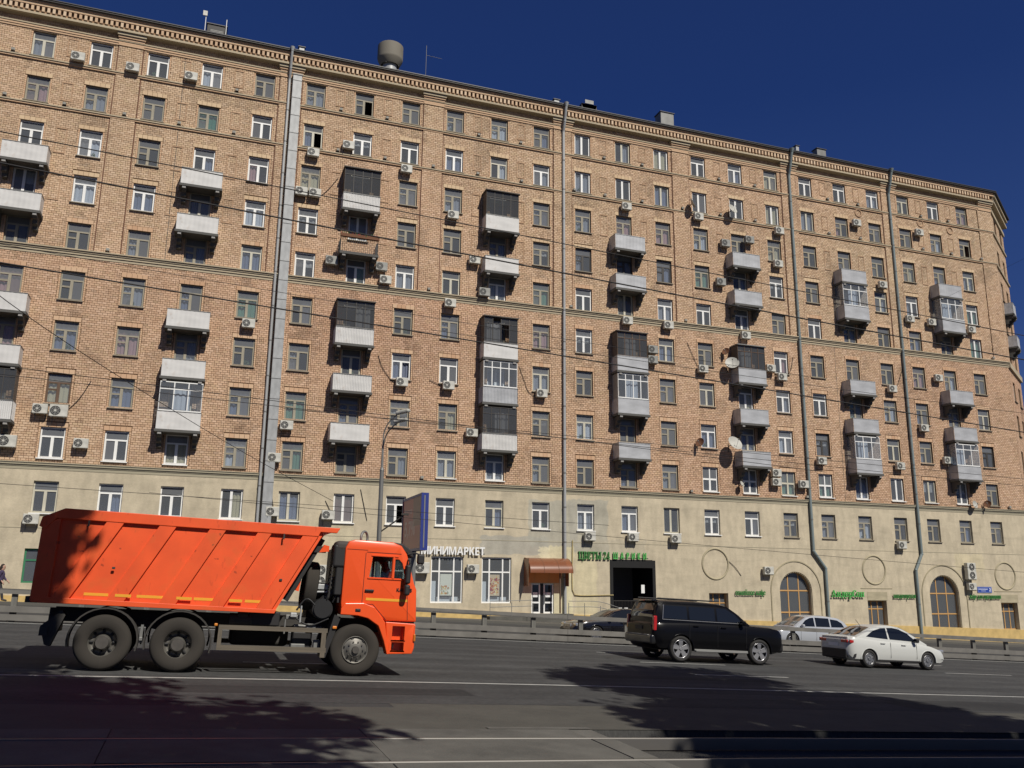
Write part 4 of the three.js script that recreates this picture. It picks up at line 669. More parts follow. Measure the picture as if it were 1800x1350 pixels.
letters('cafe_sign', 'small green lettering reading confectionery beside the second arched window', 'кондитерская', fontSerif, 49.0, 51.1, 1.34, .19, MAT.greenDark, .1, { cap: .56, gap: .06, depth: .05 });
letters('cafe_sign', 'small green lettering beneath the blue address plate', 'кафе для праздников', fontSerif, 56.3, 59.45, 1.33, .19, MAT.greenDark, .1, { cap: .56, gap: .05, depth: .05 });
{
  const cv = document.createElement('canvas'); cv.width = 256; cv.height = 86; const k = cv.getContext('2d'); k.fillStyle = '#2c4796'; k.fillRect(0, 0, 256, 86); k.strokeStyle = '#c8d0e8'; k.lineWidth = 3; k.strokeRect(4, 4, 248, 78); k.fillStyle = '#e4e8f4'; k.font = 'bold 64px sans-serif'; k.fillText('2', 206, 66);
  k.fillStyle = '#d5daec'; for (let i = 0; i < 10; i++) k.fillRect(16 + i * 17, 26, 12, 15); for (let i = 0; i < 8; i++) k.fillRect(60 + i * 11, 56, 8, 8);
  const t = new THREE.CanvasTexture(cv); t.colorSpace = THREE.SRGBColorSpace; const a = thing('address_plate', 'blue address plate with a white number two on cream plaster', 'sign', [57.95, 2.0, -DF + .02]); mesh('plate', rbox(1.45, .46, .04, 0, 0, .03, .02), std(lin(.025, .062, .30), .4), a); mesh('printed_face', new THREE.PlaneGeometry(1.41, .43).translate(0, 0, .0525), std(0xffffff, .4, { map: t }), a);
}
// ---------------------------------------------------------------- on the roof
{
  const y0 = 36.05;
  const c = thing('roof_ventilator', 'large weathered metal ventilator drum on a short pale shaft on the roof', 'ventilator', [10.2, 37.35, -DF - 2.3]);
  part('shaft', [cyl(.55, 1.8, 24).translate(0, .25, 0)], MAT.galvanised, c);
  const lp = [[.66, .85], [.72, .8], [.94, 1.25], [.98, 1.4], [.98, 2.45], [.93, 2.5], [.90, 2.44], [.90, 1.4], [.66, .85]].map((p) => new THREE.Vector2(p[0], p[1])); mesh('drum', new THREE.LatheGeometry(lp, 32), std(lin(.22, .20, .16), .8, { map: streakTex }), c);
  part('inner_cone', [cyl(.52, .5, 20, .6).translate(0, 1.25, 0)], MAT.black, c); const leg = []; for (let i = 0; i < 4; i++) leg.push(box(.06, .9, .04).translate(.72 * Math.cos(i * 1.57 + .6), 1.2, .72 * Math.sin(i * 1.57 + .6))); part('strap', leg, MAT.darkSteel, c); c.scale.setScalar(.93); part('cap_plate', [cyl(.9, .03, 28).translate(0, 2.46, 0)], MAT.darkSteel, c);
  const boxThing = (u, v, w, h, d, mat, name, label) => { const p = F(u, v, DF + 1.2), yr = 36.3, top = p.y + h / 2; const t = thing(name, label, 'vent', [p.x, yr, -DF - 1.2]); mesh('casing', rbox(w, top - yr, d, 0, (top - yr) / 2, 0, .03), mat, t); mesh('lid', box(w + .12, .06, d + .12, 0, top - yr + .03, 0), MAT.roofEdge, t); return t; };
  boxThing(381, 55.5, 1.2, .34, .9, MAT.roofMetal, 'roof_vent', 'dark roof housing with a louvred grille between two masts');
  { const p = F(381, 57, DF + .68); const l = thing('louvre_grille', 'pale slatted grille on the front of the dark roof housing', 'grille', [p.x, p.y, -DF - .68]); for (let i = 0; i < 4; i++) mesh('slat', box(.8, .05, .03, 0, -.16 + i * .09, 0), MAT.steel, l); }
  boxThing(530, 90, .36, .38, .35, MAT.galvanised, 'roof_vent', 'small pale metal box on the eave beside the tall duct'); boxThing(977, 181, .42, .32, .4, MAT.galvanised, 'roof_vent', 'small pale metal box on the eave near the middle downpipe');
  boxThing(1168, 212, 1.15, .85, .9, MAT.steel, 'roof_vent', 'grey sheet metal vent housing on the roof edge'); boxThing(1440, 270, .9, .5, .6, MAT.steel, 'roof_vent', 'low grey vent housing on the roof beyond the third downpipe'); boxThing(1400, 262, .3, .4, .3, MAT.galvanised, 'roof_vent', 'tiny pale metal box on the eave above the third downpipe');
  { const p = F(1030, 188, DF + 1.5); const t = thing('roof_dormer', 'small rounded dark dormer hatch on the roof', 'dormer', [p.x, p.y - .35, -DF - 1.5]); part('hood', [new THREE.CylinderGeometry(.62, .62, 1.2, 20, 1, false, -Math.PI / 2, Math.PI).rotateX(Math.PI / 2).rotateZ(0).translate(0, .25, 0)], MAT.roofMetal, t); mesh('louvre', box(.7, .3, .05, 0, .42, .61), MAT.steel, t); mesh('upstand', box(1.24, 1.2, 1.2, 0, -.36, 0), MAT.roofMetal, t); }
  const mast = (u, vt, label, extra) => { const p = F(u, vt, DF + .6); const t = thing('roof_mast', label, 'antenna', [p.x, 36.2, -DF - .6]); const h = p.y - 36.2; part('pole', bar(V3(0, -.1, 0), V3(0, h, 0), .025), MAT.white, t); if (extra) mesh('panel', rbox(.28, .36, .08, -.06, h - .1, .05, .02), MAT.acWhite, t); };
  mast(363, 22, 'thin roof mast carrying a small white panel antenna', true); mast(399, 35, 'plain white antenna rod on the roof edge', false);
  { const p = F(750, 80, DF + 3); const t = thing('roof_aerial', 'thin television aerial with a slanting cross bar on the roof', 'antenna', [p.x, p.y - 3.3, -DF - 3]); part('pole', bar(V3(0, -.6, 0), V3(0, 3.3, 0), .018), MAT.steel, t); part('boom', [bar(V3(0, 2.5, 0), V3(1.1, 2.25, .3), .015), bar(V3(.4, 2.3, .3), V3(.4, 2.5, -.3), .01)], MAT.steel, t); }
}
// ---------------------------------------------------------------- guard rail between the carriageways
{
  const D = 33.0, t = thing('guard_rail', 'long grey steel guard rail with posts and three rails between the carriageways', 'guard rail', [0, 0, -D]);
  const gy = (x) => ground(x, D), post = box(.17, 1.02, .13), foot = box(.19, .5, .14);
  for (let x = -33.9 + .5; x < 72; x += 2.0) { const p = mesh('post', post, MAT.guardPost, t); p.position.set(x, gy(x) + .5, 0); const f = mesh('post_foot', foot, MAT.darkSteel, t); f.position.set(x, gy(x) + .2, .0); }
  const rail = (h, tall, z, mat, wave) => { // profile swept along the street in 8 m lengths, lapped at the joints
    const prof = wave ? [[0, -.155], [.05, -.13], [.055, -.08], [.0, -.03], [.0, .03], [.055, .08], [.05, .13], [0, .155], [-.012, .155], [-.012, -.155]] : [[-.045, -tall / 2], [.045, -tall / 2], [.045, tall / 2], [-.045, tall / 2]];
    for (let a = -34; a < 72; a += 8) { const b = a + 7.985, P = [], I = [], n = prof.length, xs = range(a, b, 2); for (const x of xs) for (const [o, y] of prof) P.push(x, gy(x) + h + y * (wave ? tall / .31 : 1), z + o); for (let i = 0; i < xs.length - 1; i++) for (let k = 0; k < n; k++) { const q = i * n + k, r = i * n + (k + 1) % n; I.push(q, r, q + n, r, r + n, q + n); } const g = new THREE.BufferGeometry(); g.setAttribute('position', new THREE.Float32BufferAttribute(P, 3)); g.setIndex(I); const c = toCreasedNormals(g, .5); c.setAttribute('uv', new THREE.BufferAttribute(new Float32Array(c.attributes.position.array.length / 3 * 2).map((_, i) => i % 2 ? c.attributes.position.array[(i >> 1) * 3 + 1] : c.attributes.position.array[(i >> 1) * 3]), 2)); mesh('rail', c, mat, t); } };
  rail(.955, .16, .11, MAT.guard, false); rail(.40, .19, .11, MAT.guard, false); rail(.14, .19, .11, MAT.guard, false);
}
// ---------------------------------------------------------------- lamp post, billboard, wires
{
  const D = 36, x = 7.0, y0 = ground(x, D) ;
  const t = thing('street_lamp', 'tall grey street lamp with two curved arms behind the guard rail', 'street lamp', [x, y0, -D]);
  const L = (u, v) => { const p = F(u, v, D); return V3(p.x - x, p.y - y0, 0); };
  const top = L(677, 825);
  part('lower_pole', bar(V3(0, 0, 0), V3(0, top.y, 0), .11, 14, .085), MAT.steel, t); part('upper_pole', bar(V3(0, top.y, 0), V3(0, top.y + 1.0, 0), .055, 12, .042), MAT.steel, t); part('collar', cyl(.1, .12, 14, .06).translate(0, top.y, 0), MAT.steel, t);
  for (const [pts, hd] of [[[[.0, 1.0, 0], [.02, 1.55, .05], [.2, 2.0, .25], [.5, 2.3, .5]], [.66, 2.36, .62]], [[[.0, .9, 0], [.08, 1.4, .2], [.25, 1.7, .55], [.42, 1.85, .8]], [.5, 1.92, 1.0]]]) { const a = groupPart('lamp_arm', t, [0, top.y, 0]); part('tube', tube(pts.map((p) => V3(...p)), .028, 8), MAT.steel, a); const h = rbox(.62, .16, .26, 0, 0, 0, .07, 3).rotateY(-.7).rotateZ(.2).translate(...hd); mesh('lamp_head', h, MAT.dish, a); }
  part('side_bracket', [bar(V3(0, top.y - 2.6, 0), V3(.9, top.y - 1.9, .4), .03), box(.3, .08, .12, .95, top.y - 1.85, .42)], MAT.darkSteel, t); part('small_camera', [bar(V3(0, top.y - 5.1, 0), V3(-.35, top.y - 5.0, .3), .02), cyl(.05, .22, 10, .09).translate(-.36, top.y - 5.1, .3)], MAT.darkSteel, t);
}
{
  const D0 = 34.55, D1 = 38.0, x = F(738, 920, D0).x, yT = F(746, 866, D0).y, yB = F(743, 967, D0).y, y0 = ground(x + .2, 36.3);
  const t = thing('billboard', 'billboard seen side-on with faded red poster and thick blue frame on a grey pole', 'billboard', [x + .2, y0, -36.3]);
  const X = 0, ya = yB - y0, yb = yT - y0, z0 = -D1 + 36.3, z1 = -D0 + 36.3;
  mesh('core', box2(-.14, .11, ya + .02, yb - .02, z0 + .02, z1 - .02), MAT.blackPlastic, t);
  const blue = std(lin(.026, .042, .22), .4); part('frame', [box2(-.17, .13, ya, yb, z1 - .1, z1 + .04), box2(-.17, .13, ya, yb, z0 - .02, z0 + .1), box2(-.16, .12, yb - .1, yb, z0 + .1, z1 - .1), box2(-.16, .12, ya, ya + .1, z0 + .1, z1 - .1)], blue, t);
  part('trim_strip', box2(-.06, -.01, ya + .1, yb - .1, z1 + .04, z1 + .052), MAT.steel, t);
  const cv = document.createElement('canvas'); cv.width = 256; cv.height = 160; const k = cv.getContext('2d'); k.fillStyle = '#b84a4c'; k.fillRect(0, 0, 256, 160); k.fillStyle = '#865450'; k.fillRect(150, 0, 106, 90); k.fillStyle = '#c49c98'; k.font = 'bold 26px sans-serif'; k.fillText('Ипотека', 22, 48); k.font = 'bold 66px sans-serif'; k.fillText('5,7%', 30, 118);
  const tx = new THREE.CanvasTexture(cv); tx.colorSpace = THREE.SRGBColorSpace;
  mesh('poster', new THREE.PlaneGeometry(z1 - z0 - .2, yb - ya - .2).rotateY(-Math.PI / 2).translate(-.145, (ya + yb) / 2, (z0 + z1) / 2), std(0xffffff, .35, { map: tx }), t);
  part('pole', [bar(V3(0, 0, 0), V3(0, ya + .1, 0), .11, 12)], MAT.steel, t); part('base_flange', box(.5, .05, .5, 0, .025, 0), MAT.steel, t);
}
{
  // overhead wires follow the fall of the street: [pixel, pixel, distance, radius]
  const W = [[[0, 231], [1800, 590], 21, .014], [[87, 297], [1800, 628], 18, .018], [[33, 467], [1800, 760], 20.5, .018], [[213, 460], [1050, 600], 24, .008], [[37, 647], [1050, 778], 23, .009], [[37, 656], [1480, 818], 22, .008], [[980, 764], [1800, 842], 24, .008], [[700, 905], [1800, 1003], 30, .008], [[0, 850], [700, 898], 30, .008], [[1200, 640], [1800, 722], 23, .008]];
  W.forEach(([a, b, d, r], i) => { const A = F(...a, d), B = F(...b, d); const s = (B.y - A.y) / (B.x - A.x), x0 = A.x - 8, x1 = B.x + 8, y0 = A.y - 8 * s, y1 = B.y + 8 * s; const pts = []; for (let k = 0; k <= 12; k++) { const q = k / 12; pts.push(V3(x0 + (x1 - x0) * q, y0 + (y1 - y0) * q - .12 * 4 * q * (1 - q) * (i % 2), -d)); } single('overhead_wire', tube(pts, r, 5, 24), MAT.cable, r > .01 ? 'thick dark overhead tramway wire strung along the street' : 'thin dark overhead wire strung along the street', 'wire', r > .01 ? 'thick tramway wires' : 'thin overhead wires'); });
  const A = F(50, 557, 22), B = F(467, 817, 33.5); single('overhead_wire', tube([V3(A.x - 1, A.y + .55, -21), V3(A.x, A.y, -22), V3((A.x + B.x) / 2, (A.y + B.y) / 2 - .1, -27.7), V3(B.x, B.y, -33.5), V3(B.x + 2.9, ground(7, 36) + 5.0, -36)], .01, 5, 20), MAT.cable, 'thin wire slanting steeply down across the brick facade to the lamp post', 'wire');
  const C = F(1600, 310, 26), E = F(1800, 292, 26); single('overhead_wire', tube([V3(C.x + 14, C.y, -40), V3(E.x + 14, E.y + 3, -26)], .006, 5), MAT.cable, 'faint thin wire against the blue sky beyond the building corner', 'wire');
}
// ---------------------------------------------------------------- vehicles
const ev = new Evaluator(); ev.useGroups = false;
function loft(rings, closed = true) {
  const n = rings[0].length, P = [], I = []; for (const r of rings) for (const p of r) P.push(p.x, p.y, p.z);
  for (let i = 0; i < rings.length - 1; i++) for (let k = 0; k < n; k++) { const a = i * n + k, b = i * n + (k + 1) % n; I.push(a, b, a + n, b, b + n, a + n); }
  if (closed) for (const [s, flip] of [[0, false], [rings.length - 1, true]]) { const c = P.length / 3; let m = V3(0, 0, 0); rings[s].forEach((p) => m.add(p)); m.multiplyScalar(1 / n); P.push(m.x, m.y, m.z); for (let k = 0; k < n; k++) { const a = s * n + k, b = s * n + (k + 1) % n; flip ? I.push(a, c, b) : I.push(a, b, c); } }
  const g = new THREE.BufferGeometry(); g.setAttribute('position', new THREE.Float32BufferAttribute(P, 3)); g.setIndex(I); g.computeVertexNormals();
  // make sure faces look outwards
  g.computeBoundingBox(); const p = g.attributes.position; let vol = 0; for (let i = 0; i < I.length; i += 3) { const a = V3().fromBufferAttribute(p, I[i]), b = V3().fromBufferAttribute(p, I[i + 1]), c = V3().fromBufferAttribute(p, I[i + 2]); vol += a.dot(b.cross(c)); } if (vol < 0) { for (let i = 0; i < I.length; i += 3) [I[i + 1], I[i + 2]] = [I[i + 2], I[i + 1]]; g.setIndex(I); }
  return g;
}
const interp = (k, x) => { if (x <= k[0][0]) return k[0][1]; for (let i = 0; i < k.length - 1; i++) if (x <= k[i + 1][0]) { const t = (x - k[i][0]) / (k[i + 1][0] - k[i][0]); return k[i][1] + (k[i + 1][1] - k[i][1]) * t; } return k[k.length - 1][1]; };
const withUV = (g) => { if (!g.attributes.uv) g.setAttribute('uv', new THREE.BufferAttribute(new Float32Array(g.attributes.position.count * 2), 2)); return g; };
function cutWells(geo, wells) { let a = new Brush(withUV(geo)); a.updateMatrixWorld(); for (const [x, y, R, z, w] of wells) { const c = new Brush(cyl(R, w, 36).rotateX(Math.PI / 2).translate(x, y, z)); c.updateMatrixWorld(); a = ev.evaluate(a, c, SUBTRACTION); a.updateMatrixWorld(); } return a.geometry; }
const rubber = std(lin(.022, .021, .02), .85), rubberDusty = std(lin(.044, .038, .032), .95, { map: grimeTex });
function wheelGroup(parent, x, y, z, R, w, rimR, spokes, rimMat, side, tyreMat = rubber) {
  const g = groupPart('wheel', parent, [x, y, z]); g.rotation.y = side > 0 ? 0 : Math.PI; // outer face towards local +z
  const h = w / 2, pr = [[rimR, -h + .02], [rimR + (R - rimR) * .5, -h], [R - .03, -h + .02], [R, -h + .05], [R, h - .05], [R - .03, h - .02], [rimR + (R - rimR) * .5, h], [rimR + .01, h - .02], [rimR, h - .04]].map((p) => new THREE.Vector2(p[0], p[1]));
  mesh('tyre', new THREE.LatheGeometry(pr, 40).rotateX(Math.PI / 2), tyreMat, g);
  const rl = [new THREE.TorusGeometry(rimR - .008, .014, 8, 36).translate(0, 0, h - .035)]; rl.push(new THREE.CylinderGeometry(rimR, rimR, w * .8, 36, 1, true).rotateX(Math.PI / 2));
  for (let i = 0; i < spokes; i++) { const a = i / spokes * Math.PI * 2, s = prism([[-.05 * rimR / .25, .04], [.05 * rimR / .25, .04], [.075 * rimR / .25 * (spokes > 6 ? .6 : 1), rimR - .01], [-.075 * rimR / .25 * (spokes > 6 ? .6 : 1), rimR - .01]], .035, .008).rotateZ(a).translate(0, 0, h - .06); rl.push(s); }
  rl.push(cyl(.05, .04, 16).rotateX(Math.PI / 2).translate(0, 0, h - .045));
  part('rim', rl, rimMat, g); mesh('brake_disc', cyl(rimR * .85, .02, 24).rotateX(Math.PI / 2).translate(0, 0, h - .12), MAT.blackPlastic, g);
  return g;
}
function makeCar(o) {
  const t = thing(o.name, o.label, 'car', o.pos); const inner = t; t.rotation.order = 'YZX'; t.rotation.y = o.turn || 0; t.rotation.z = o.tilt;
  const W = o.W, paint = o.paint, xs = []; const xa = o.rear, xb = o.front, N = 46; for (let i = 0; i <= N; i++) { const s = i / N; xs.push(xa + (xb - xa) * (s < .5 ? .5 * Math.pow(2 * s, 1.25) : 1 - .5 * Math.pow(2 - 2 * s, 1.25))); }
  const hw = (x) => { const e = Math.min((x - xa) / o.roundR, (xb - x) / o.roundF, 1); return W * (1 - (1 - Math.sqrt(Math.max(.0, 1 - (1 - Math.max(e, .0)) ** 2))) * o.pinch); };
  const ring = (x) => { const w = hw(x), yb = interp(o.bottom, x), yt = interp(o.top, x), ys = yt - o.sh, H = ys - yb; const half = [[.0, yb], [.82 * w, yb], [.955 * w, yb + .05], [.985 * w, yb + .16], [1.0 * w, yb + H * .45], [.998 * w, yb + H * .7], [.985 * w, ys], [.945 * w, ys + (yt - ys) * .7], [.84 * w, yt], [.45 * w, yt + .018], [0, yt + .024]]; const r = half.map(([z, y]) => V3(x, y, z)); for (let i = half.length - 2; i > 0; i--) r.push(V3(x, half[i][1], -half[i][0])); return r; };
  let body = loft(xs.map(ring));
  const R = o.R + .055; body = cutWells(body, [[o.wr, o.R, R, W - .08, .36], [o.wf, o.R, R, W - .08, .36], [o.wr, o.R, R, -W + .08, .36], [o.wf, o.R, R, -W + .08, .36]]);
  const bodyMesh = mesh('body', toCreasedNormals(body, .55), paint, t);
  for (const x of [o.wr, o.wf]) for (const s of [-1, 1]) { const lip = new THREE.TorusGeometry(R - .004, .022, 6, 28, Math.PI * 1.04).rotateZ(-.06).translate(x, o.R, s * (W - .02)); mesh('wheel_arch', lip, o.archMat || paint, t); mesh('wheel_well', new THREE.CylinderGeometry(R - .012, R - .012, .22, 28, 1, true, Math.PI / 2 - .1, Math.PI + .2).rotateX(Math.PI / 2).translate(x, o.R, s * (W - .18)), MAT.black, t); }
  // greenhouse
  const Wb = W * .93, Wt = W * o.tumble, rmax = o.roofMax, beltY = (x) => interp(o.top, x) - .012;
  const gx = []; for (let i = 0; i <= 40; i++) gx.push(o.roof[0][0] + (o.roof[o.roof.length - 1][0] - o.roof[0][0]) * i / 40);
  const gring = (x) => { const b = beltY(x) - .05, r = Math.max(b + .06, interp(o.roof, x)), bt = beltY(x), q = Math.max(0, (r - bt) / (rmax - bt)); const z = (y) => Wb + (Wt - Wb) * Math.max(0, (y - bt) / (rmax - bt)); const y1 = bt + (r - bt) * .8, half = [[0, b], [Wb, b], [Wb, bt], [z(y1), y1], [z(r) - .035, r - .022 * Math.min(1, q * 4)], [z(r) * .78, r + .006], [z(r) * .4, r + .018], [0, r + .022]]; const p = half.map(([zz, y]) => V3(x, y, zz)); for (let i = half.length - 2; i > 0; i--) p.push(V3(x, half[i][1], -half[i][0])); return p; };
  mesh('roof', toCreasedNormals(loft(gx.map(gring)), .5), paint, t);
  const zs = (x, y) => Wb + (Wt - Wb) * Math.max(0, (y - beltY(x)) / (rmax - beltY(x))) + .006;
  for (const s of [-1, 1]) for (const poly of o.sideGlass) { const g = new THREE.ShapeGeometry(new THREE.Shape(poly.map((p) => new THREE.Vector2(p[0], p[1])))); const p = g.attributes.position; for (let i = 0; i < p.count; i++) p.setZ(i, s * zs(p.getX(i), p.getY(i))); g.computeVertexNormals(); mesh('side_window', g, o.glass, t).material.side = THREE.DoubleSide; }
  const screen = (x0, x1, name, inset) => { const P = [], I = [], nx = 10, nz = 10; for (let i = 0; i <= nx; i++) for (let j = 0; j <= nz; j++) { const x = x0 + (x1 - x0) * i / nx, r = interp(o.roof, x), bt = beltY(x), w = (Wb + (Wt - Wb) * Math.max(0, (r - bt) / (rmax - bt))) * inset - .03, z = -w + 2 * w * j / nz, f = Math.abs(z) / (w / inset + .03); P.push(x, r + .034 - .03 * f * f * 1.0, z); if (i && j) { const a = (i - 1) * (nz + 1) + j - 1; I.push(a, a + 1, a + nz + 1, a + 1, a + nz + 2, a + nz + 1); } } const g = new THREE.BufferGeometry(); g.setAttribute('position', new THREE.Float32BufferAttribute(P, 3)); g.setIndex(I); g.computeVertexNormals(); mesh(name, g, o.glassScreen || o.glass, t); };
  screen(...o.windscreen, 'windscreen', .86); screen(...o.rearscreen, 'rear_window', .84);
  // details shared by all
  for (const s of [-1, 1]) {
    for (const [x, y] of o.handles) mesh('door_handle', rbox(.2, .035, .03, x, y, s * (W + .012), .012), o.handleMat || paint, t);
    const m = groupPart('wing_mirror', t, [o.mirror[0], o.mirror[1], s * (W + .06)]); mesh('shell', rbox(.14, .15, .2, 0, 0, 0, .05, 3), o.mirrorMat || paint, m); mesh('glass', box(.008, .1, .15, -.072, 0, 0), MAT.glassDark, m);
    for (const x of o.seams) part('door_seam', box(.009, o.seamY[1] - o.seamY[0], .006, x, (o.seamY[0] + o.seamY[1]) / 2, s * (W + .0006)), MAT.black, t);
    mesh('sill_trim', rbox(o.wf - o.wr - 2 * R - .02, .06, .05, (o.wf + o.wr) / 2, o.bottom[1][1] + .03, s * (W * .985), .02), o.sillMat || MAT.blackPlastic, t);
    wheelGroup(t, o.wr, o.R, s * (W - .125), o.R, .235, o.rimR, o.spokes, o.rimMat, s); wheelGroup(t, o.wf, o.R, s * (W - .125), o.R, .235, o.rimR, o.spokes, o.rimMat, s);
  }
  if (o.extra) o.extra(t, { hw });
  part('underbody', [box2(o.rear + .35, o.front - .35, o.bottom[1][1] - .02, o.bottom[1][1] + .12, -W * .8, W * .8)], MAT.black, t);
  return t;
}
const carPaint = (c, rough = .25) => phys(c, rough, { clearcoat: 1, clearcoatRoughness: .06 });
const chrome = phys(lin(.42, .42, .43), .22, { metalness: .6 });
const lampRed = phys(lin(.42, .012, .014), .15, { clearcoat: 1 }), lampClear = phys(lin(.55, .56, .57), .08, { metalness: .6, clearcoat: 1 });
const placeCar = (uRear, vRear, dNear, W, wr) => { const p = F(uRear, vRear, dNear); return [p.x - wr, dNear + W]; };
const slopeAt = (x, d) => Math.atan((ground(x + 1.4, d) - ground(x - 1.4, d)) / 2.8);
{ // black full-size SUV
  const W = 1.01, wr = -1.475, [cx, cd] = placeCar(1197, 1163, 25.75, W, wr);
  makeCar({ name: 'black_suv', label: 'large glossy black sport utility vehicle driving past the guard rail', pos: [cx + .02, ground(cx, cd), -cd], tilt: slopeAt(cx, cd), W, rear: -2.48, front: 2.44, wr, wf: 1.475, R: .405, rimR: .285, spokes: 5, rimMat: chrome, paint: phys(lin(.004, .004, .005), .28, { clearcoat: .18, clearcoatRoughness: .06, specularIntensity: .35 }), roundR: .4, roundF: .55, pinch: .16, sh: .09,
    bottom: [[-2.48, .62], [-2.25, .36], [2.2, .36], [2.44, .5]], top: [[-2.48, 1.1], [-2.40, 1.2], [-1, 1.24], [.75, 1.24], [1.0, 1.235], [1.9, 1.20], [2.28, 1.14], [2.4, 1.04], [2.44, .86]],
    roof: [[-2.42, 1.2], [-2.37, 1.5], [-2.27, 1.8], [-2.05, 1.88], [-.9, 1.90], [.0, 1.87], [.35, 1.81], [.75, 1.57], [1.12, 1.25]], roofMax: 1.9, tumble: .78,
    sideGlass: [[[-2.1, 1.33], [-1.22, 1.32], [-1.22, 1.73], [-2.02, 1.73]], [[-1.14, 1.32], [-.18, 1.31], [-.18, 1.73], [-1.14, 1.73]], [[-.1, 1.31], [.84, 1.30], [.58, 1.55], [.24, 1.72], [-.1, 1.73]]], windscreen: [1.07, .38], rearscreen: [-2.40, -2.28], glass: MAT.glassDark, handles: [[-.95, 1.13], [.08, 1.12]], mirror: [.78, 1.3], seams: [-1.18, -.14, .95], seamY: [.5, 1.2], sillMat: MAT.steel,
    extra: (t) => {
      for (const s of [-1, 1]) { mesh('tail_light', rbox(.12, .46, .12, -2.40, 1.16, s * .9, .03, 3), lampRed, t); mesh('headlight', rbox(.2, .26, .36, 2.32, 1.0, s * .72, .05), lampClear, t); part('window_trim', [beam(V3(-2.14, 1.295, s * .945), V3(.9, 1.275, s * .945), .012, .018), beam(V3(-2.14, 1.295, s * .945), V3(-2.06, 1.75, s * .835), .012, .018)], chrome, t); mesh('roof_bar', rbox(2.3, .045, .05, -1.05, 1.945, s * .68, .02), MAT.blackPlastic, t); mesh('running_board', rbox(1.95, .05, .16, 0, .36, s * .99, .02), MAT.steel, t); }
      part('rear_bumper', [rbox(.24, .3, 1.86, -2.43, .66, 0, .08, 3)], carPaint(lin(.008, .008, .009), .3), t); mesh('bumper_step', rbox(.07, .04, 1.5, -2.54, .78, 0, .015), MAT.steel, t); mesh('number_plate', rbox(.02, .13, .5, -2.49, 1.0, 0, .008), MAT.blackPlastic, t); part('front_bumper', [rbox(.26, .34, 1.8, 2.36, .57, 0, .1, 3)], MAT.blackPlastic, t); mesh('grille', rbox(.08, .36, 1.1, 2.42, .92, 0, .03), chrome, t); mesh('tailgate_spoiler', rbox(.22, .05, 1.3, -2.28, 1.87, 0, .02), carPaint(lin(.006, .006, .008), .2), t); mesh('high_brake_light', box(.02, .03, .3, -2.39, 1.86, 0), lampRed, t);
    } });
}
{ // white sedan
  const W = .86, wr = -1.3, [cx, cd] = placeCar(1530, 1168, 26.2, W, wr), dusty = phys(lin(.70, .71, .69), .4, { clearcoat: .5, clearcoatRoughness: .2, map: grimeTex });
  makeCar({ name: 'white_sedan', label: 'dusty white four-door sedan with roof fin driving along the far lane', pos: [cx, ground(cx, cd), -cd], tilt: slopeAt(cx, cd), W, rear: -2.15, front: 2.18, wr, wf: 1.3, R: .31, rimR: .2, spokes: 10, rimMat: phys(lin(.4, .4, .4), .35, { metalness: .8 }), paint: dusty, roundR: .35, roundF: .6, pinch: .26, sh: .085,
    bottom: [[-2.15, .42], [-1.95, .24], [1.9, .21], [2.18, .3]], top: [[-2.15, .86], [-2.1, .98], [-1.9, 1.04], [-1.4, 1.0], [-.8, .95], [.2, .92], [.95, .90], [1.5, .82], [1.95, .7], [2.12, .58], [2.18, .48]],
    roof: [[-1.82, 1.03], [-1.5, 1.16], [-1.05, 1.36], [-.6, 1.455], [-.1, 1.475], [.3, 1.43], [.65, 1.28], [1.3, .89]], roofMax: 1.475, tumble: .69,
    sideGlass: [[[-1.38, 1.06], [-.42, 1.0], [-.40, 1.38], [-.62, 1.37], [-1.02, 1.26]], [[-.34, 1.0], [.86, .955], [.52, 1.23], [.2, 1.36], [-.1, 1.40], [-.34, 1.39]]], windscreen: [1.24, .34], rearscreen: [-1.76, -1.0], glass: MAT.glassDark, handles: [[-.72, .86], [.2, .83]], mirror: [.72, 1.0], mirrorMat: MAT.blackPlastic, seams: [-.38, .78], seamY: [.36, .9],
    extra: (t) => { for (const s of [-1, 1]) { mesh('tail_light', prism([[-2.12, .82], [-1.72, .84], [-1.86, .90], [-2.12, .93]], .05, .01).translate(0, 0, s * .80), lampRed, t); mesh('headlight', rbox(.36, .13, .2, 1.95, .66, s * .66, .05, 3), lampClear, t); mesh('rear_reflector', prism([[-2.0, .30], [-1.9, .34], [-1.86, .48], [-1.96, .44]], .03).translate(0, 0, s * .83), MAT.blackPlastic, t); } part('rear_bumper', [rbox(.1, .34, 1.3, -2.12, .44, 0, .05)], MAT.blackPlastic, t); mesh('roof_fin', bar(V3(-.95, 1.40, 0), V3(-1.15, 1.62, 0), .008), MAT.black, t); for (const s of [-1, 1]) mesh('tail_light', rbox(.05, .1, .34, -2.14, .87, s * .56, .02), lampRed, t); mesh('boot_panel', rbox(.04, .3, 1.2, -2.135, .78, 0, .02), dusty, t); mesh('number_plate', box(.02, .11, .5, -2.165, .74, 0), MAT.white, t); mesh('boot_lip', rbox(.12, .03, 1.35, -2.06, 1.0, 0, .012), dusty, t); } });
}
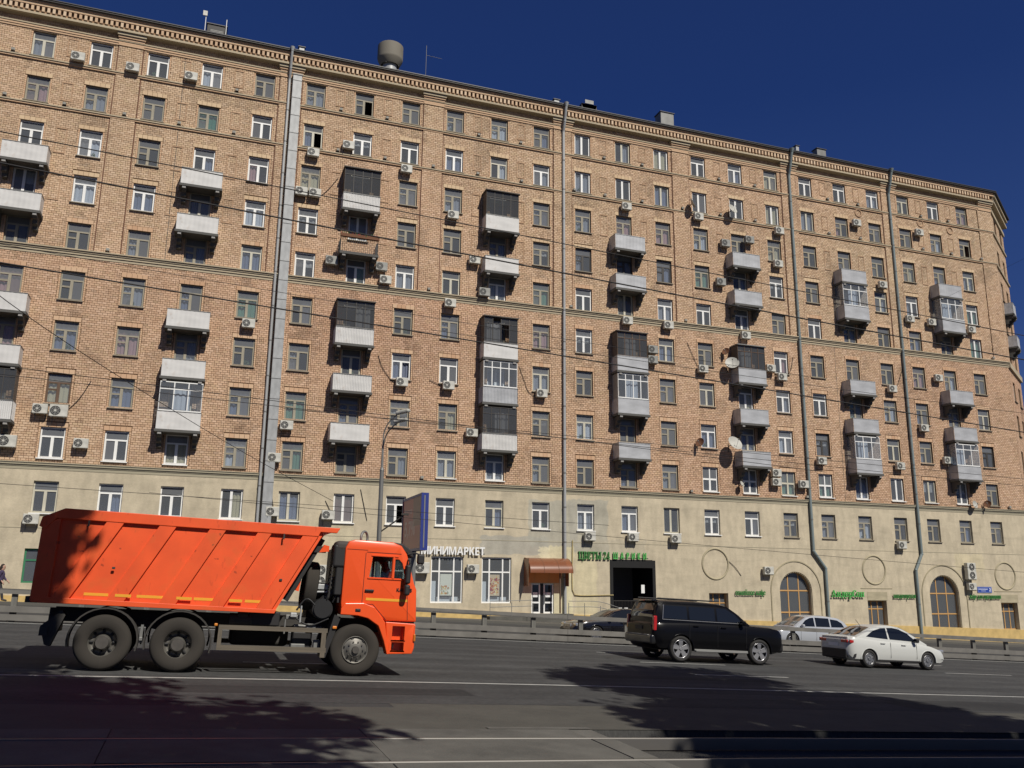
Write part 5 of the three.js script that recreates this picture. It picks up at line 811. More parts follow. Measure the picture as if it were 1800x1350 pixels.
{ // silver crossover behind the guard rail, facing the other way
  const W = .9, cd = 37.9, cx = F(1432, 1100, 37).x;
  makeCar({ name: 'silver_crossover', label: 'silver crossover partly hidden behind the guard rail near the first arched window', pos: [cx, ground(cx, cd) - .12, -cd], turn: Math.PI, tilt: -slopeAt(cx, cd), W, rear: -2.25, front: 2.25, wr: -1.33, wf: 1.33, R: .36, rimR: .24, spokes: 5, rimMat: phys(lin(.45, .45, .46), .3, { metalness: .9 }), paint: carPaint(lin(.40, .42, .45), .3), roundR: .45, roundF: .6, pinch: .2, sh: .09,
    bottom: [[-2.25, .5], [-2.0, .3], [2.0, .28], [2.25, .4]], top: [[-2.25, .85], [-2.15, 1.02], [-1, 1.03], [.6, 1.02], [1.0, 1.0], [1.7, .92], [2.1, .8], [2.25, .62]], roof: [[-2.12, 1.03], [-1.85, 1.38], [-1.5, 1.54], [-.6, 1.60], [.0, 1.58], [.35, 1.5], [.8, 1.25], [1.2, 1.0]], roofMax: 1.6, tumble: .74,
    sideGlass: [[[-1.78, 1.1], [-1.0, 1.08], [-1.0, 1.46], [-1.42, 1.42], [-1.66, 1.3]], [[-.92, 1.08], [-.1, 1.07], [-.1, 1.5], [-.92, 1.49]], [[-.02, 1.07], [.82, 1.05], [.5, 1.34], [.2, 1.47], [-.02, 1.49]]], windscreen: [1.14, .38], rearscreen: [-2.06, -1.6], glass: MAT.glassDark, glassScreen: phys(lin(.10, .10, .09), .06, { clearcoat: 1 }), handles: [[-.85, .93], [.15, .92]], mirror: [.78, 1.08], seams: [-.96, -.06, .85], seamY: [.42, 1.0], sillMat: chrome,
    extra: (t) => { for (const s of [-1, 1]) { mesh('headlight', rbox(.3, .15, .34, 2.05, .76, s * .66, .05, 3), lampClear, t); mesh('tail_light', rbox(.16, .16, .3, -2.17, .9, s * .7, .04), lampRed, t); } mesh('grille', rbox(.06, .26, .8, 2.22, .62, 0, .03), MAT.blackPlastic, t); } });
}
{ // dark saloon behind the guard rail
  const W = .92, cd = 36.6, cx = F(998, 1105, 36).x + 2.62;
  makeCar({ name: 'black_saloon', label: 'low black saloon car behind the guard rail in front of the dark gateway', pos: [cx, ground(cx, cd) - .14, -cd], turn: Math.PI, tilt: -slopeAt(cx, cd), W, rear: -2.45, front: 2.45, wr: -1.45, wf: 1.42, R: .335, rimR: .235, spokes: 10, rimMat: phys(lin(.5, .5, .51), .25, { metalness: .9 }), paint: carPaint(lin(.007, .007, .009), .2), roundR: .4, roundF: .6, pinch: .22, sh: .085,
    bottom: [[-2.45, .42], [-2.2, .24], [2.2, .22], [2.45, .34]], top: [[-2.45, .8], [-2.35, .98], [-1.6, 1.0], [.6, .95], [1.1, .93], [1.9, .86], [2.3, .74], [2.45, .56]], roof: [[-2.0, 1.0], [-1.5, 1.2], [-1.0, 1.38], [-.4, 1.45], [.1, 1.43], [.5, 1.32], [1.25, .93]], roofMax: 1.45, tumble: .7,
    sideGlass: [[[-1.4, 1.06], [-.46, 1.03], [-.46, 1.36], [-.9, 1.33]], [[-.38, 1.03], [.85, 1.0], [.45, 1.26], [.1, 1.37], [-.38, 1.38]]], windscreen: [1.2, .5], rearscreen: [-1.9, -1.05], glass: MAT.glassDark, glassScreen: phys(lin(.02, .02, .02), .08, { clearcoat: .4 }), handles: [[-.8, .86], [.2, .84]], mirror: [.8, 1.02], seams: [-.42, .8], seamY: [.36, .93],
    extra: (t) => { for (const s of [-1, 1]) { mesh('headlight', rbox(.34, .15, .36, 2.2, .68, s * .66, .05, 3), lampClear, t); mesh('tail_light', rbox(.16, .14, .4, -2.38, .85, s * .66, .04), lampRed, t); } mesh('grille', rbox(.06, .26, .8, 2.42, .58, 0, .03), chrome, t); } });
}
// ---------------------------------------------------------------- orange dump truck
{
  const x0 = F(620, 1191, 19.75).x, cd = 21.0, H = 1.25;
  const t = thing('dump_truck', 'orange three-axle dump truck with ribbed tipper body driving along the near lane', 'truck', [x0, ground(x0, cd) - .0, -cd]); t.rotation.z = Math.atan(-.0415);
  const dirt = noiseTex(256, 2.6, (u, v) => { const n = pf(u, v, 5, 5, 31), m = pf(u, v, 20, 3, 7), k = pf(u, v * .3, 26, 3, 44), sp = m > .31 ? .55 : 1, s = (.92 + .34 * n) * sp * (k > .22 ? .86 : 1), dust = Math.max(0, pf(u, v, 7, 4, 61) - .08) * 1.6; return [Math.min(1, s * (1 - .25 * dust)), Math.min(1, s + dust * .55), Math.min(1, s + dust * .9)]; });
  const orange = phys(lin(.84, .090, .012), .42, { clearcoat: .35, clearcoatRoughness: .25 }), bedOrange = phys(lin(.86, .098, .016), .55, { clearcoat: .15, clearcoatRoughness: .4, map: dirt });
  const tape = std(lin(.78, .36, .03), .5);
  const uvXY = (g) => { const p = g.attributes.position, a = new Float32Array(p.count * 2); for (let i = 0; i < p.count; i++) { a[i * 2] = p.getX(i) + .3 * p.getZ(i); a[i * 2 + 1] = p.getY(i); } g.setAttribute('uv', new THREE.BufferAttribute(a, 2)); return g; };
  // tipper body: an open steel tub
  const bed = groupPart('tipper_body', t);
  const side = [[-6.42, 1.30], [-6.30, 1.24], [-1.78, 1.24], [-.92, 2.92], [-.92, 3.02], [-6.05, 3.04], [-6.42, 2.80]];
  for (const s of [-1, 1]) mesh('side_wall', uvXY(prism(side, .06).translate(0, 0, s * (H - .09))), bedOrange, bed);
  mesh('floor', box2(-6.35, -1.8, 1.24, 1.32, -H + .12, H - .12), bedOrange, bed); mesh('front_wall', prism([[-1.86, 1.24], [-1.78, 1.24], [-.92, 2.96], [-1.0, 2.96]], 2 * H - .24), bedOrange, bed); mesh('tailgate', prism([[-6.42, 1.3], [-6.34, 1.3], [-6.34, 2.7], [-6.46, 2.8]], 2 * H - .24), bedOrange, bed);
  mesh('canopy_lip', prism([[-1.0, 2.96], [-.56, 3.06], [-.56, 3.10], [-1.0, 3.06]], 2 * H - .1), bedOrange, bed);
  for (const s of [-1, 1]) {
    const z = s * (H - .03);
    mesh('top_rail', uvXY(prism([[-6.49, 2.72], [-6.46, 2.90], [-6.07, 3.10], [-.56, 3.09], [-.62, 2.98], [-.98, 2.98], [-1.02, 2.88], [-6.2, 2.89], [-6.38, 2.66]], .1, .012).translate(0, 0, z - s * .0)), bedOrange, bed);
    mesh('bottom_rail', uvXY(prism([[-6.42, 1.25], [-6.42, 1.36], [-1.74, 1.30], [-1.78, 1.22]], .085, .008).translate(0, 0, z)), bedOrange, bed);
    // inclined ribs follow the rake of the front edge
    const dx = .86 / 1.66; const rib = (xt0, xt1) => { const y1 = 2.885, y0 = 1.30, sh = (y1 - y0) * dx; return uvXY(prism([[xt0 - sh, y0], [xt1 - sh, y0], [xt1, y1], [xt0, y1]], .082, .008).translate(0, 0, z - s * .004)); };
    for (const [a, b] of [[-5.28, -4.95], [-4.27, -3.94], [-3.28, -2.95], [-2.30, -2.01], [-1.35, -1.02]]) mesh('rib', rib(a, b), bedOrange, bed);
    mesh('rear_post', uvXY(prism([[-6.44, 1.28], [-6.12, 1.28], [-6.12, 2.9], [-6.44, 2.74]], .08, .008).translate(0, 0, z - s * .002)), bedOrange, bed);
    for (const [a, b] of [[-5.5, -5.05], [-4.92, -4.62], [-4.52, -3.9], [-3.76, -3.46], [-3.42, -2.86], [-2.72, -2.46], [-2.4, -1.86]]) { const onRib = [[-5.0, -4.6], [-3.76, -3.46], [-2.72, -2.46]].some(([p, q]) => a >= p - .01 && b <= q + .01); mesh('reflective_tape', box2(a, b, 1.42, 1.475, z + s * (onRib ? .038 : .0) - .002, z + s * (onRib ? .038 : .0) + .002).translate(0, 0, onRib ? s * .002 : -s * .028), tape, bed); }
    for (const [x, y] of [[-5.02, 1.98], [-1.72, 1.92]]) part('lashing_hook', rbox(.06, .045, .03, x, y, z + s * .05, .01), MAT.darkSteel, bed);
    for (const x of [-5.6, -1.75]) part('tarp_hook', [box(.03, .12, .03, x, 2.83, z + s * .07)], MAT.darkSteel, bed);
  }
  mesh('rear_ledge', box2(-6.52, -6.3, 1.24, 1.36, -H + .02, H - .02), MAT.darkSteel, bed);
  // struts between body front and cab
  part('body_strut', [beam(V3(-1.55, 1.5, H - .35), V3(-.88, 2.85, H - .35), .12, .12), beam(V3(-1.55, 1.5, -H + .35), V3(-.88, 2.85, -H + .35), .12, .12), box(.26, .14, .1, -.92, 2.62, H - .3)], MAT.blackPlastic, t);
  part('strut_bracket', [prism([[-.95, 2.55], [-.74, 2.58], [-.74, 2.7], [-.85, 2.72]], .1).translate(0, 0, H - .2), prism([[-1.5, 1.75], [-1.25, 1.95], [-1.28, 1.7]], .08).translate(0, 0, H - .4)], orange, t);
  // chassis
  part('chassis_frame', [box2(-6.15, .95, .88, 1.14, -.48, -.36), box2(-6.15, .95, .88, 1.14, .36, .48), box2(-5.9, -5.7, .9, 1.1, -.36, .36), box2(-2.5, -2.3, .9, 1.1, -.36, .36)], MAT.darkSteel, t);
  part('rear_bumper_bar', [box2(-6.2, -6.05, .62, .78, -1.1, 1.1), box2(-6.15, -6.05, .62, 1.0, -.5, -.38), box2(-6.15, -6.05, .62, 1.0, .38, .5), prism([[-6.2, .8], [-5.85, 1.12], [-5.78, 1.02], [-5.98, .42], [-6.08, .45]], .25).translate(0, 0, .95)], MAT.darkSteel, t);
  part('axle', [bar(V3(-3.62, .53, -1), V3(-3.62, .53, 1), .11), bar(V3(-5.03, .53, -1), V3(-5.03, .53, 1), .11), bar(V3(0, .5, -.95), V3(0, .5, .95), .08), new THREE.SphereGeometry(.26, 16, 12).translate(-3.62, .55, 0), new THREE.SphereGeometry(.26, 16, 12).translate(-5.03, .55, 0)], MAT.darkSteel, t);
  for (const s of [1, -1]) part('leaf_spring', prism([[-5.2, .7], [-4.33, .98], [-3.45, .7], [-3.45, .64], [-4.33, .84], [-5.2, .64]], .1).translate(0, 0, s * .6), MAT.darkSteel, t);
  // wheels
  const hubMat = std(lin(.08, .072, .065), .7, { map: grimeTex }), rimSteel = phys(lin(.19, .18, .165), .5, { metalness: .5, map: grimeTex });
  const truckWheel = (x, z, s, rear) => {
    const g = groupPart('wheel', t, [x, .53, z]); if (s < 0) g.rotation.y = Math.PI; const R = .535, w = .3, h = w / 2;
    const pr = [[.27, -h + .03], [.36, -h - .01], [R - .05, -h + .01], [R, -h + .05], [R, h - .05], [R - .05, h - .01], [.42, h + .008], [.35, h + .002], [.285, h - .02], [.27, h - .05]].map((p) => new THREE.Vector2(...p)); mesh('tyre', new THREE.LatheGeometry(pr, 48).rotateX(Math.PI / 2), rubberDusty, g);
    
    if (rear) { const dp = [[.285, h - .02], [.275, h - .06], [.25, h - .18], [.16, h - .2], [.14, h - .1], [.12, h + .0], [.0001, h + .02]].map((p) => new THREE.Vector2(...p)); mesh('rim', new THREE.LatheGeometry(dp, 36).rotateX(Math.PI / 2), rimSteel, g); mesh('hub', cyl(.135, .12, 24, .12).rotateX(Math.PI / 2).translate(0, 0, h - .04), hubMat, g); const inT = mesh('inner_tyre', new THREE.LatheGeometry(pr, 36).rotateX(Math.PI / 2).translate(0, 0, -.34), rubberDusty, g); const hole = []; for (let i = 0; i < 8; i++) hole.push(rbox(.05, .09, .04).translate(0, .215, h - .165).rotateZ(i * Math.PI / 4)); part('hand_hole', hole, MAT.black, g); }
    else { const dp = [[.285, h - .02], [.278, h + .012], [.262, h - .02], [.24, h - .03], [.2, h + .01], [.14, h + .03], [.13, h + .05], [.0001, h + .055]].map((p) => new THREE.Vector2(...p)); mesh('rim', new THREE.LatheGeometry(dp, 40).rotateX(Math.PI / 2), rimSteel, g); const nuts = []; for (let i = 0; i < 10; i++) nuts.push(cyl(.016, .04, 6).rotateX(Math.PI / 2).translate(.168, 0, h + .035).rotateZ(i * Math.PI / 5)); part('wheel_nut', nuts, hubMat, g); mesh('hub', cyl(.085, .07, 20, .07).rotateX(Math.PI / 2).translate(0, 0, h + .07), hubMat, g); const hole = []; for (let i = 0; i < 6; i++) hole.push(rbox(.06, .035, .03).translate(0, .238, h - .02).rotateZ(i * Math.PI / 3 + .3)); part('hand_hole', hole, MAT.black, g); }
  };
  for (const s of [1, -1]) { truckWheel(0, s * (H - .17), s, false); truckWheel(-3.62, s * (H - .18), s, true); truckWheel(-5.03, s * (H - .18), s, true); }
  // mudguards over the rear wheels
  for (const s of [1, -1]) for (const x of [-3.62, -5.03]) { const a0 = x > -4 ? -.25 : .1, P = []; const n = 18, I = []; for (let i = 0; i <= n; i++) { const a = (x > -4 ? -.28 : -.28) + (Math.PI + .5) * i / n, c = Math.cos(a), sn = Math.sin(a); for (const [r, z] of [[.63, -.34], [.63, .02], [.66, .02], [.66, -.34]]) P.push(x + r * c, .56 + r * sn * .98, s * (H - .02 + z)); if (i) { const q = (i - 1) * 4; for (let k = 0; k < 4; k++) { const e = q + k, f = q + (k + 1) % 4; I.push(e, f, e + 4, f, f + 4, e + 4); } } } const g = new THREE.BufferGeometry(); g.setAttribute('position', new THREE.Float32BufferAttribute(P, 3)); g.setIndex(I); const m = mesh('mudguard', withUV(toCreasedNormals(g, .5)), std(lin(.055, .05, .045), .85, { map: grimeTex, side: THREE.DoubleSide }), t); }
  part('guard_stay', [box(.05, .35, .05, -4.33, .72, H - .1), box(.05, .35, .05, -4.33, .72, -H + .1), rbox(.07, .08, .06, -4.33, .62, H - .05)], MAT.steel, t);
  // side guard frame, tank, battery boxes
  for (const s of [1, -1]) { part('side_guard', [box2(-2.86, -.62, .86, .95, s * (H - .06) - .03, s * (H - .06) + .03), box2(-2.86, -.62, .45, .55, s * (H - .06) - .03, s * (H - .06) + .03), box2(-2.86, -2.78, .55, .86, s * (H - .06) - .029, s * (H - .06) + .029), box2(-.74, -.64, .35, .86, s * (H - .06) - .029, s * (H - .06) + .029)], MAT.dirtySteel, t); }
  part('air_tank', [bar(V3(-2.66, 1.06, H - .35), V3(-2.2, 1.06, H - .35), .13, 16), bar(V3(-2.5, 1.16, H - .32), V3(-2.3, 1.16, H - .32), .1, 16)], MAT.darkSteel, t); part('battery_box', rbox(.65, .3, .5, -1.95, 1.1, .75, .03), MAT.blackPlastic, t); part('reservoir', rbox(.4, .36, .4, -1.12, .68, .75, .04), MAT.blackPlastic, t); part('fuel_tank', [rbox(1.3, .55, .6, -1.9, .72, -.85, .1)], MAT.darkSteel, t);
  part('valve_block', [rbox(.2, .16, .2, -.95, .95, .9), bar(V3(-1.3, .98, .85), V3(-.7, .95, .85), .03), rbox(.3, .1, .2, -1.35, 1.15, .8), bar(V3(-1.5, .8, .9), V3(-1.5, 1.1, .9), .02), rbox(.14, .2, .14, -.8, .6, .95), rbox(.3, .12, .3, -1.2, .55, .9)], MAT.steel, t); part('side_marker', [rbox(.07, .06, .04, -2.92, .95, H - .02)], std(lin(.6, .2, .02), .4), t);
  // spare wheel and engine bay behind the cab
  { const g = groupPart('spare_wheel', t, [-1.0, 1.83, .35]); const pr = [[.27, -.14], [.36, -.15], [.49, -.14], [.535, -.1], [.535, .1], [.49, .14], [.36, .15], [.27, .14], [.27, -.14]].map((p) => new THREE.Vector2(...p)); mesh('tyre', new THREE.LatheGeometry(pr, 40).rotateZ(Math.PI / 2).rotateZ(-.08), rubberDusty, g); mesh('rim', cyl(.27, .1, 24).rotateZ(Math.PI / 2).rotateZ(-.08), MAT.darkSteel, g); }
  part('air_filter', [bar(V3(-.75, 1.35, .35), V3(-.75, 1.35, 1.05), .22, 24), bar(V3(-.75, 1.35, 1.05), V3(-.75, 1.35, 1.1), .19, 24)], MAT.black, t); part('intake_hose', [tube([V3(-.75, 1.5, .8), V3(-.6, 1.65, .85), V3(-.5, 1.75, .9), V3(-.5, 2.0, .9)], .09, 12)], MAT.blackPlastic, t);
  part('engine', [rbox(.7, .7, .8, -.65, 1.25, -.1, .05), rbox(.3, .3, .4, -.75, 1.75, .4, .04)], MAT.darkSteel, t); part('engine_fittings', [rbox(.25, .12, .2, -.75, 1.82, .72), rbox(.14, .2, .16, -.55, 1.95, .7), bar(V3(-.95, 1.7, .8), V3(-.6, 1.72, .85), .025), rbox(.14, .1, .1, -1.35, 1.2, 1.0), bar(V3(-1.2, 1.05, 1.0), V3(-1.2, 1.4, 1.0), .02)], MAT.galvanised, t); part('hose', [tube([V3(-1.3, 1.3, 1), V3(-1.1, 1.55, 1.02), V3(-.8, 1.3, 1.05)], .022), tube([V3(-1.4, 1.2, .95), V3(-1.0, 1.0, 1.02), V3(-.6, 1.15, 1.05)], .02), tube([V3(-.55, 1.5, 1.05), V3(-.45, 1.75, 1.1), V3(-.4, 1.95, 1.08)], .02)], MAT.black, t);
  part('air_intake_stack', [rbox(.3, .52, .42, -.5, 2.5, .98, .07, 3), rbox(.2, .7, .36, -.46, 2.0, .98, .04)], MAT.blackPlastic, t); part('stack_grille', Array.from({ length: 9 }, (_, i) => box(.02, .03, .36, -.63, 1.82 + i * .09, .98)).concat([bar(V3(-.66, 1.6, 1.15), V3(-.62, 2.6, 1.15), .012), bar(V3(-.66, 1.6, .8), V3(-.62, 2.6, .8), .012)]), MAT.darkSteel, t); part('rear_mudflap', [prism([[-.72, .35], [-.62, .35], [-.36, 1.2], [-.5, 1.25]], .5).translate(0, 0, H - .3)], MAT.blackPlastic, t); mesh('side_marker', rbox(.09, .06, .03, -.48, .98, H - .02), std(lin(.65, .20, .02), .4), t);
  // cab
  const cab = groupPart('cab', t);
  const prof = [[-.36, 1.25], [-.40, 1.5], [-.40, 2.70], [-.33, 2.83], [-.2, 2.87], [.66, 2.87], [.86, 2.80], [1.0, 2.62], [1.21, 1.98], [1.27, 1.86], [1.31, 1.20], [1.30, 1.16], [.62, 1.16], [.5, 1.20], [.3, 1.24]];
  let shell = prism(prof, 2 * H - .02, .05);
  // real openings for door glass and windscreen
  const cutB = (geo, c) => { const a = new Brush(withUV(geo)), b = new Brush(withUV(c)); a.updateMatrixWorld(); b.updateMatrixWorld(); return ev.evaluate(a, b, SUBTRACTION).geometry; };
  shell = cutB(shell, prism([[-.26, 1.4], [-.3, 2.66], [.7, 2.72], [.92, 2.55], [1.13, 1.92], [1.2, 1.4]], 2 * H - .16));
  const doorWin = [[.17, 2.08], [.67, 2.08], [.67, 2.53], [.22, 2.53]], quarter = [[.73, 2.08], [1.0, 2.08], [.9, 2.42], [.82, 2.50], [.73, 2.50]];
  shell = cutB(shell, prism(doorWin, 3)); shell = cutB(shell, prism(quarter, 3));
  { const c = box(.5, .58, 2 * H - .34).rotateZ(-.3).translate(1.13, 2.28, 0); shell = cutB(shell, c); }
  mesh('cab_shell', toCreasedNormals(shell, .5), orange, cab);
  const cabGlass = phys(lin(.75, .8, .8), .02, { transmission: 1, thickness: 0 });
  for (const s of [1, -1]) { const g1 = mesh('door_window', prism(doorWin, .008).translate(0, 0, s * (H - .05)), cabGlass, cab), g2 = mesh('quarter_window', prism(quarter, .008).translate(0, 0, s * (H - .05)), cabGlass, cab);
    part('window_seal', [beam(V3(.14, 2.06, s * (H + .0)), V3(1.04, 2.06, s * (H + .0)), .02, .025), beam(V3(.19, 2.555, s * H), V3(.8, 2.555, s * H), .02, .025), beam(V3(.7, 2.06, s * H), V3(.7, 2.54, s * H), .02, .04)], orange, cab);
    part('door_seam', [box(.012, 1.1, .01, .06, 2.05, s * (H - .009)), beam(V3(.08, 2.62, s * (H - .009)), V3(.86, 2.62, s * (H - .009)), .01, .012), beam(V3(1.04, 2.0, s * (H - .009)), V3(1.10, 1.2, s * (H - .009)), .01, .012), beam(V3(.06, 1.5, s * (H - .009)), V3(.3, 1.5, s * (H - .009)), .01, .012), beam(V3(.3, 1.5, s * (H - .009)), V3(.62, 1.18, s * (H - .009)), .01, .012), beam(V3(-.36, 2.66, s * (H - .009)), V3(.1, 2.66, s * (H - .009)), .008, .01)], std(lin(.09, .012, .006), .7), cab);
    mesh('door_handle', rbox(.2, .05, .04, .2, 1.79, s * (H + .01), .015), MAT.black, cab); mesh('reflective_tape', box2(.14, 1.08, 1.58, 1.635, s * (H - .008) - .003, s * (H - .008) + .003), tape, cab);
    // wing: wheel-arch fender, steps and bumper corner
    const fender = [[-.40, 1.27], [-.40, 1.50], [.1, 1.54], [.34, 1.46], [.58, 1.16], [.60, 1.12], [.62, .84], [.70, .46], [.82, .46], [.9, 1.12], [.64, 1.18]];
    mesh('fender', prism([[-.39, 1.26], [-.385, 1.38], [-.3, 1.5], [.1, 1.52], [.34, 1.44], [.60, 1.13], [.66, .82], [.73, .46], [.69, .46], [.60, .74], [.46, 1.05], [.22, 1.2], [-.02, 1.25]], .34, .015).translate(0, 0, s * (H - .13)), orange, cab); part('fender_lamp', [rbox(.12, .07, .03, -.02, 1.36, s * (H + .035), .012), rbox(.06, .04, .03, -.02, 1.36, s * (H + .045), .01)], MAT.black, cab);
    const steps = prism([[.70, .46], [1.24, .48], [1.28, 1.12], [.62, 1.14], [.66, .82]], .3, .02).translate(0, 0, s * (H - .14)); let st = steps; for (const [y0, y1] of [[.76, 1.06], [.54, .72]]) st = cutB(st, box2(.78, 1.06, y0, y1, s > 0 ? H - .2 : -H - .1, s > 0 ? H + .1 : -H + .2)); mesh('step_panel', toCreasedNormals(st, .5), orange, cab);
    for (const y of [.745, .525]) mesh('step', box(.32, .03, .18, .92, y, s * (H - .08)), MAT.blackPlastic, cab); mesh('step_hook', rbox(.03, .12, .04, .83, .63, s * (H - .06)), MAT.black, cab);
    mesh('gap_strip', box2(.62, 1.27, 1.115, 1.165, s * (H - .1) - .04, s * (H - .1) + .04), MAT.black, cab);
    // mirrors
    const m = groupPart('mirror', cab, [1.0, 2.2, s * (H + .12)]); mesh('main_glass_shell', rbox(.12, .42, .2, 0, -.02, .02, .05, 3), MAT.blackPlastic, m); mesh('lower_shell', rbox(.13, .24, .2, .0, -.36, .02, .05, 3), MAT.blackPlastic, m); part('arm', [tube([V3(.02, .3, -.12), V3(.03, .26, .02), V3(.01, .15, .03)], .022), tube([V3(.06, -.4, -.12), V3(.02, -.42, .0)], .022)], MAT.blackPlastic, m); if (s > 0) mesh('front_mirror', rbox(.16, .22, .14, .30, .33, -.1, .04, 3), MAT.blackPlastic, m), part('front_arm', tube([V3(.0, .42, -.14), V3(.16, .46, -.12), V3(.3, .42, -.1)], .02), MAT.blackPlastic, m);
    mesh('headlight', rbox(.1, .2, .34, 1.30, .88, s * .85, .04), lampClear, cab); mesh('corner_lamp', rbox(.05, .16, .06, 1.295, .82, s * (H - .03), .02), std(lin(.5, .16, .02), .3), cab);
  }
  mesh('windscreen', box(.012, .66, 2 * H - .36).rotateZ(.31).translate(1.095, 2.28, 0), cabGlass, cab);
  mesh('bumper', prism([[1.05, .46], [1.27, .48], [1.31, .6], [1.31, 1.1], [1.05, 1.12]], 2 * H - .08, .03), orange, cab); mesh('front_grille', rbox(.05, .5, 1.9, 1.315, 1.5, 0, .02), MAT.blackPlastic, cab);
  mesh('sun_visor', prism([[.62, 2.88], [.9, 2.86], [1.12, 2.72], [1.18, 2.58], [1.14, 2.56], [1.0, 2.66], [.8, 2.76]], 2 * H - .3, .02), MAT.blackPlastic, cab);
  part('seat', [rbox(.45, .14, .5, .25, 1.75, .6, .05), rbox(.14, .65, .5, .02, 2.08, .6, .05), rbox(.45, .14, .9, .25, 1.75, -.4, .05), rbox(.14, .65, .9, .02, 2.08, -.4, .05)], MAT.black, cab); part('steering_wheel', new THREE.TorusGeometry(.22, .018, 8, 24).rotateY(Math.PI / 2).rotateZ(.6).translate(.72, 2.02, .55), MAT.black, cab); part('dashboard', rbox(.3, .25, 2.1, 1.0, 1.9, 0, .06), MAT.blackPlastic, cab); mesh('white_tag', box(.02, .16, .1, .66, 2.36, H - .12), MAT.white, cab); mesh('cab_floor', box2(-.26, 1.18, 1.41, 1.48, -H + .1, H - .1), MAT.black, cab);
  { const g = new TextGeometry('КАМАЗ', { font, size: .075, depth: .01, curveSegments: 3 }); g.translate(.80, 1.80, H - .004); mesh('maker_lettering', g, MAT.black, cab); }
  mesh('roof_vent_loop', new THREE.TorusGeometry(.16, .03, 8, 20).rotateY(.9).translate(.26, 3.0, -.3), MAT.steel, cab); part('beacon_base', box(.3, .06, .3, .26, 2.88, -.3), MAT.steel, cab); part('rear_cab_panel', box2(-.46, -.38, 1.5, 2.7, -H + .15, H - .15), MAT.blackPlastic, cab); part('snorkel_hood', [rbox(.34, .22, .5, -.44, 2.72, .95, .09, 3)], std(lin(.06, .05, .045), .8), cab);
}
// ---------------------------------------------------------------- trees beside the viewer (they shade the road)
const leafMat = phys(lin(.055, .095, .025), .75, { side: THREE.DoubleSide, transmission: .12, thickness: 0 }), barkMat = std(lin(.10, .08, .06), .95, { map: grimeTex });
function tree(label, x, d, h, blobs, n, leaf) {
  const y0 = ground(x, d), t = thing('tree', label, 'tree', [x, y0, -d], 'trees on the near side of the street');
  const tr = []; const top = V3(rr(-.3, .3), h * .55, rr(-.3, .3)); tr.push(bar(V3(0, -.2, 0), top, .3, 12, .18)); for (const [bx, by, bz] of blobs) tr.push(bar(top.clone().multiplyScalar(rr(.75, 1)), V3(bx, by, bz), .11, 8, .035)); part('trunk', tr, barkMat, t);
  const lg = new THREE.PlaneGeometry(leaf, leaf * .7), inst = new THREE.InstancedMesh(lg, leafMat, n); inst.name = 'crown'; inst.userData = { kind: 'stuff' };
  const m = M4(), q = new THREE.Quaternion(), e = new THREE.Euler(); let w = 0; const vol = blobs.map((b) => (w += b[3] * b[3] * b[4])); const clumps = []; for (let i = 0; i < n / 26; i++) { const v = rnd() * w, b = blobs[vol.findIndex((q2) => q2 >= v)]; const th = rnd() * 6.283, ph = Math.acos(2 * rnd() - 1), r = Math.cbrt(.15 + .85 * rnd()); clumps.push(V3(b[0] + b[3] * r * Math.sin(ph) * Math.cos(th), b[1] + b[4] * r * Math.cos(ph), b[2] + b[3] * (b[5] || 1) * r * Math.sin(ph) * Math.sin(th))); }
  for (let i = 0; i < n; i++) { const c = clumps[Math.floor(i / 26) % clumps.length]; e.set(rr(-1.6, 1.6), rr(0, 6.28), rr(-1, 1)); q.setFromEuler(e); m.compose(V3(c.x + rr(-.55, .55), c.y + rr(-.4, .4), c.z + rr(-.55, .55)), q, V3(1, 1, 1).multiplyScalar(rr(.7, 1.3))); inst.setMatrixAt(i, m); }
  t.add(inst);
}
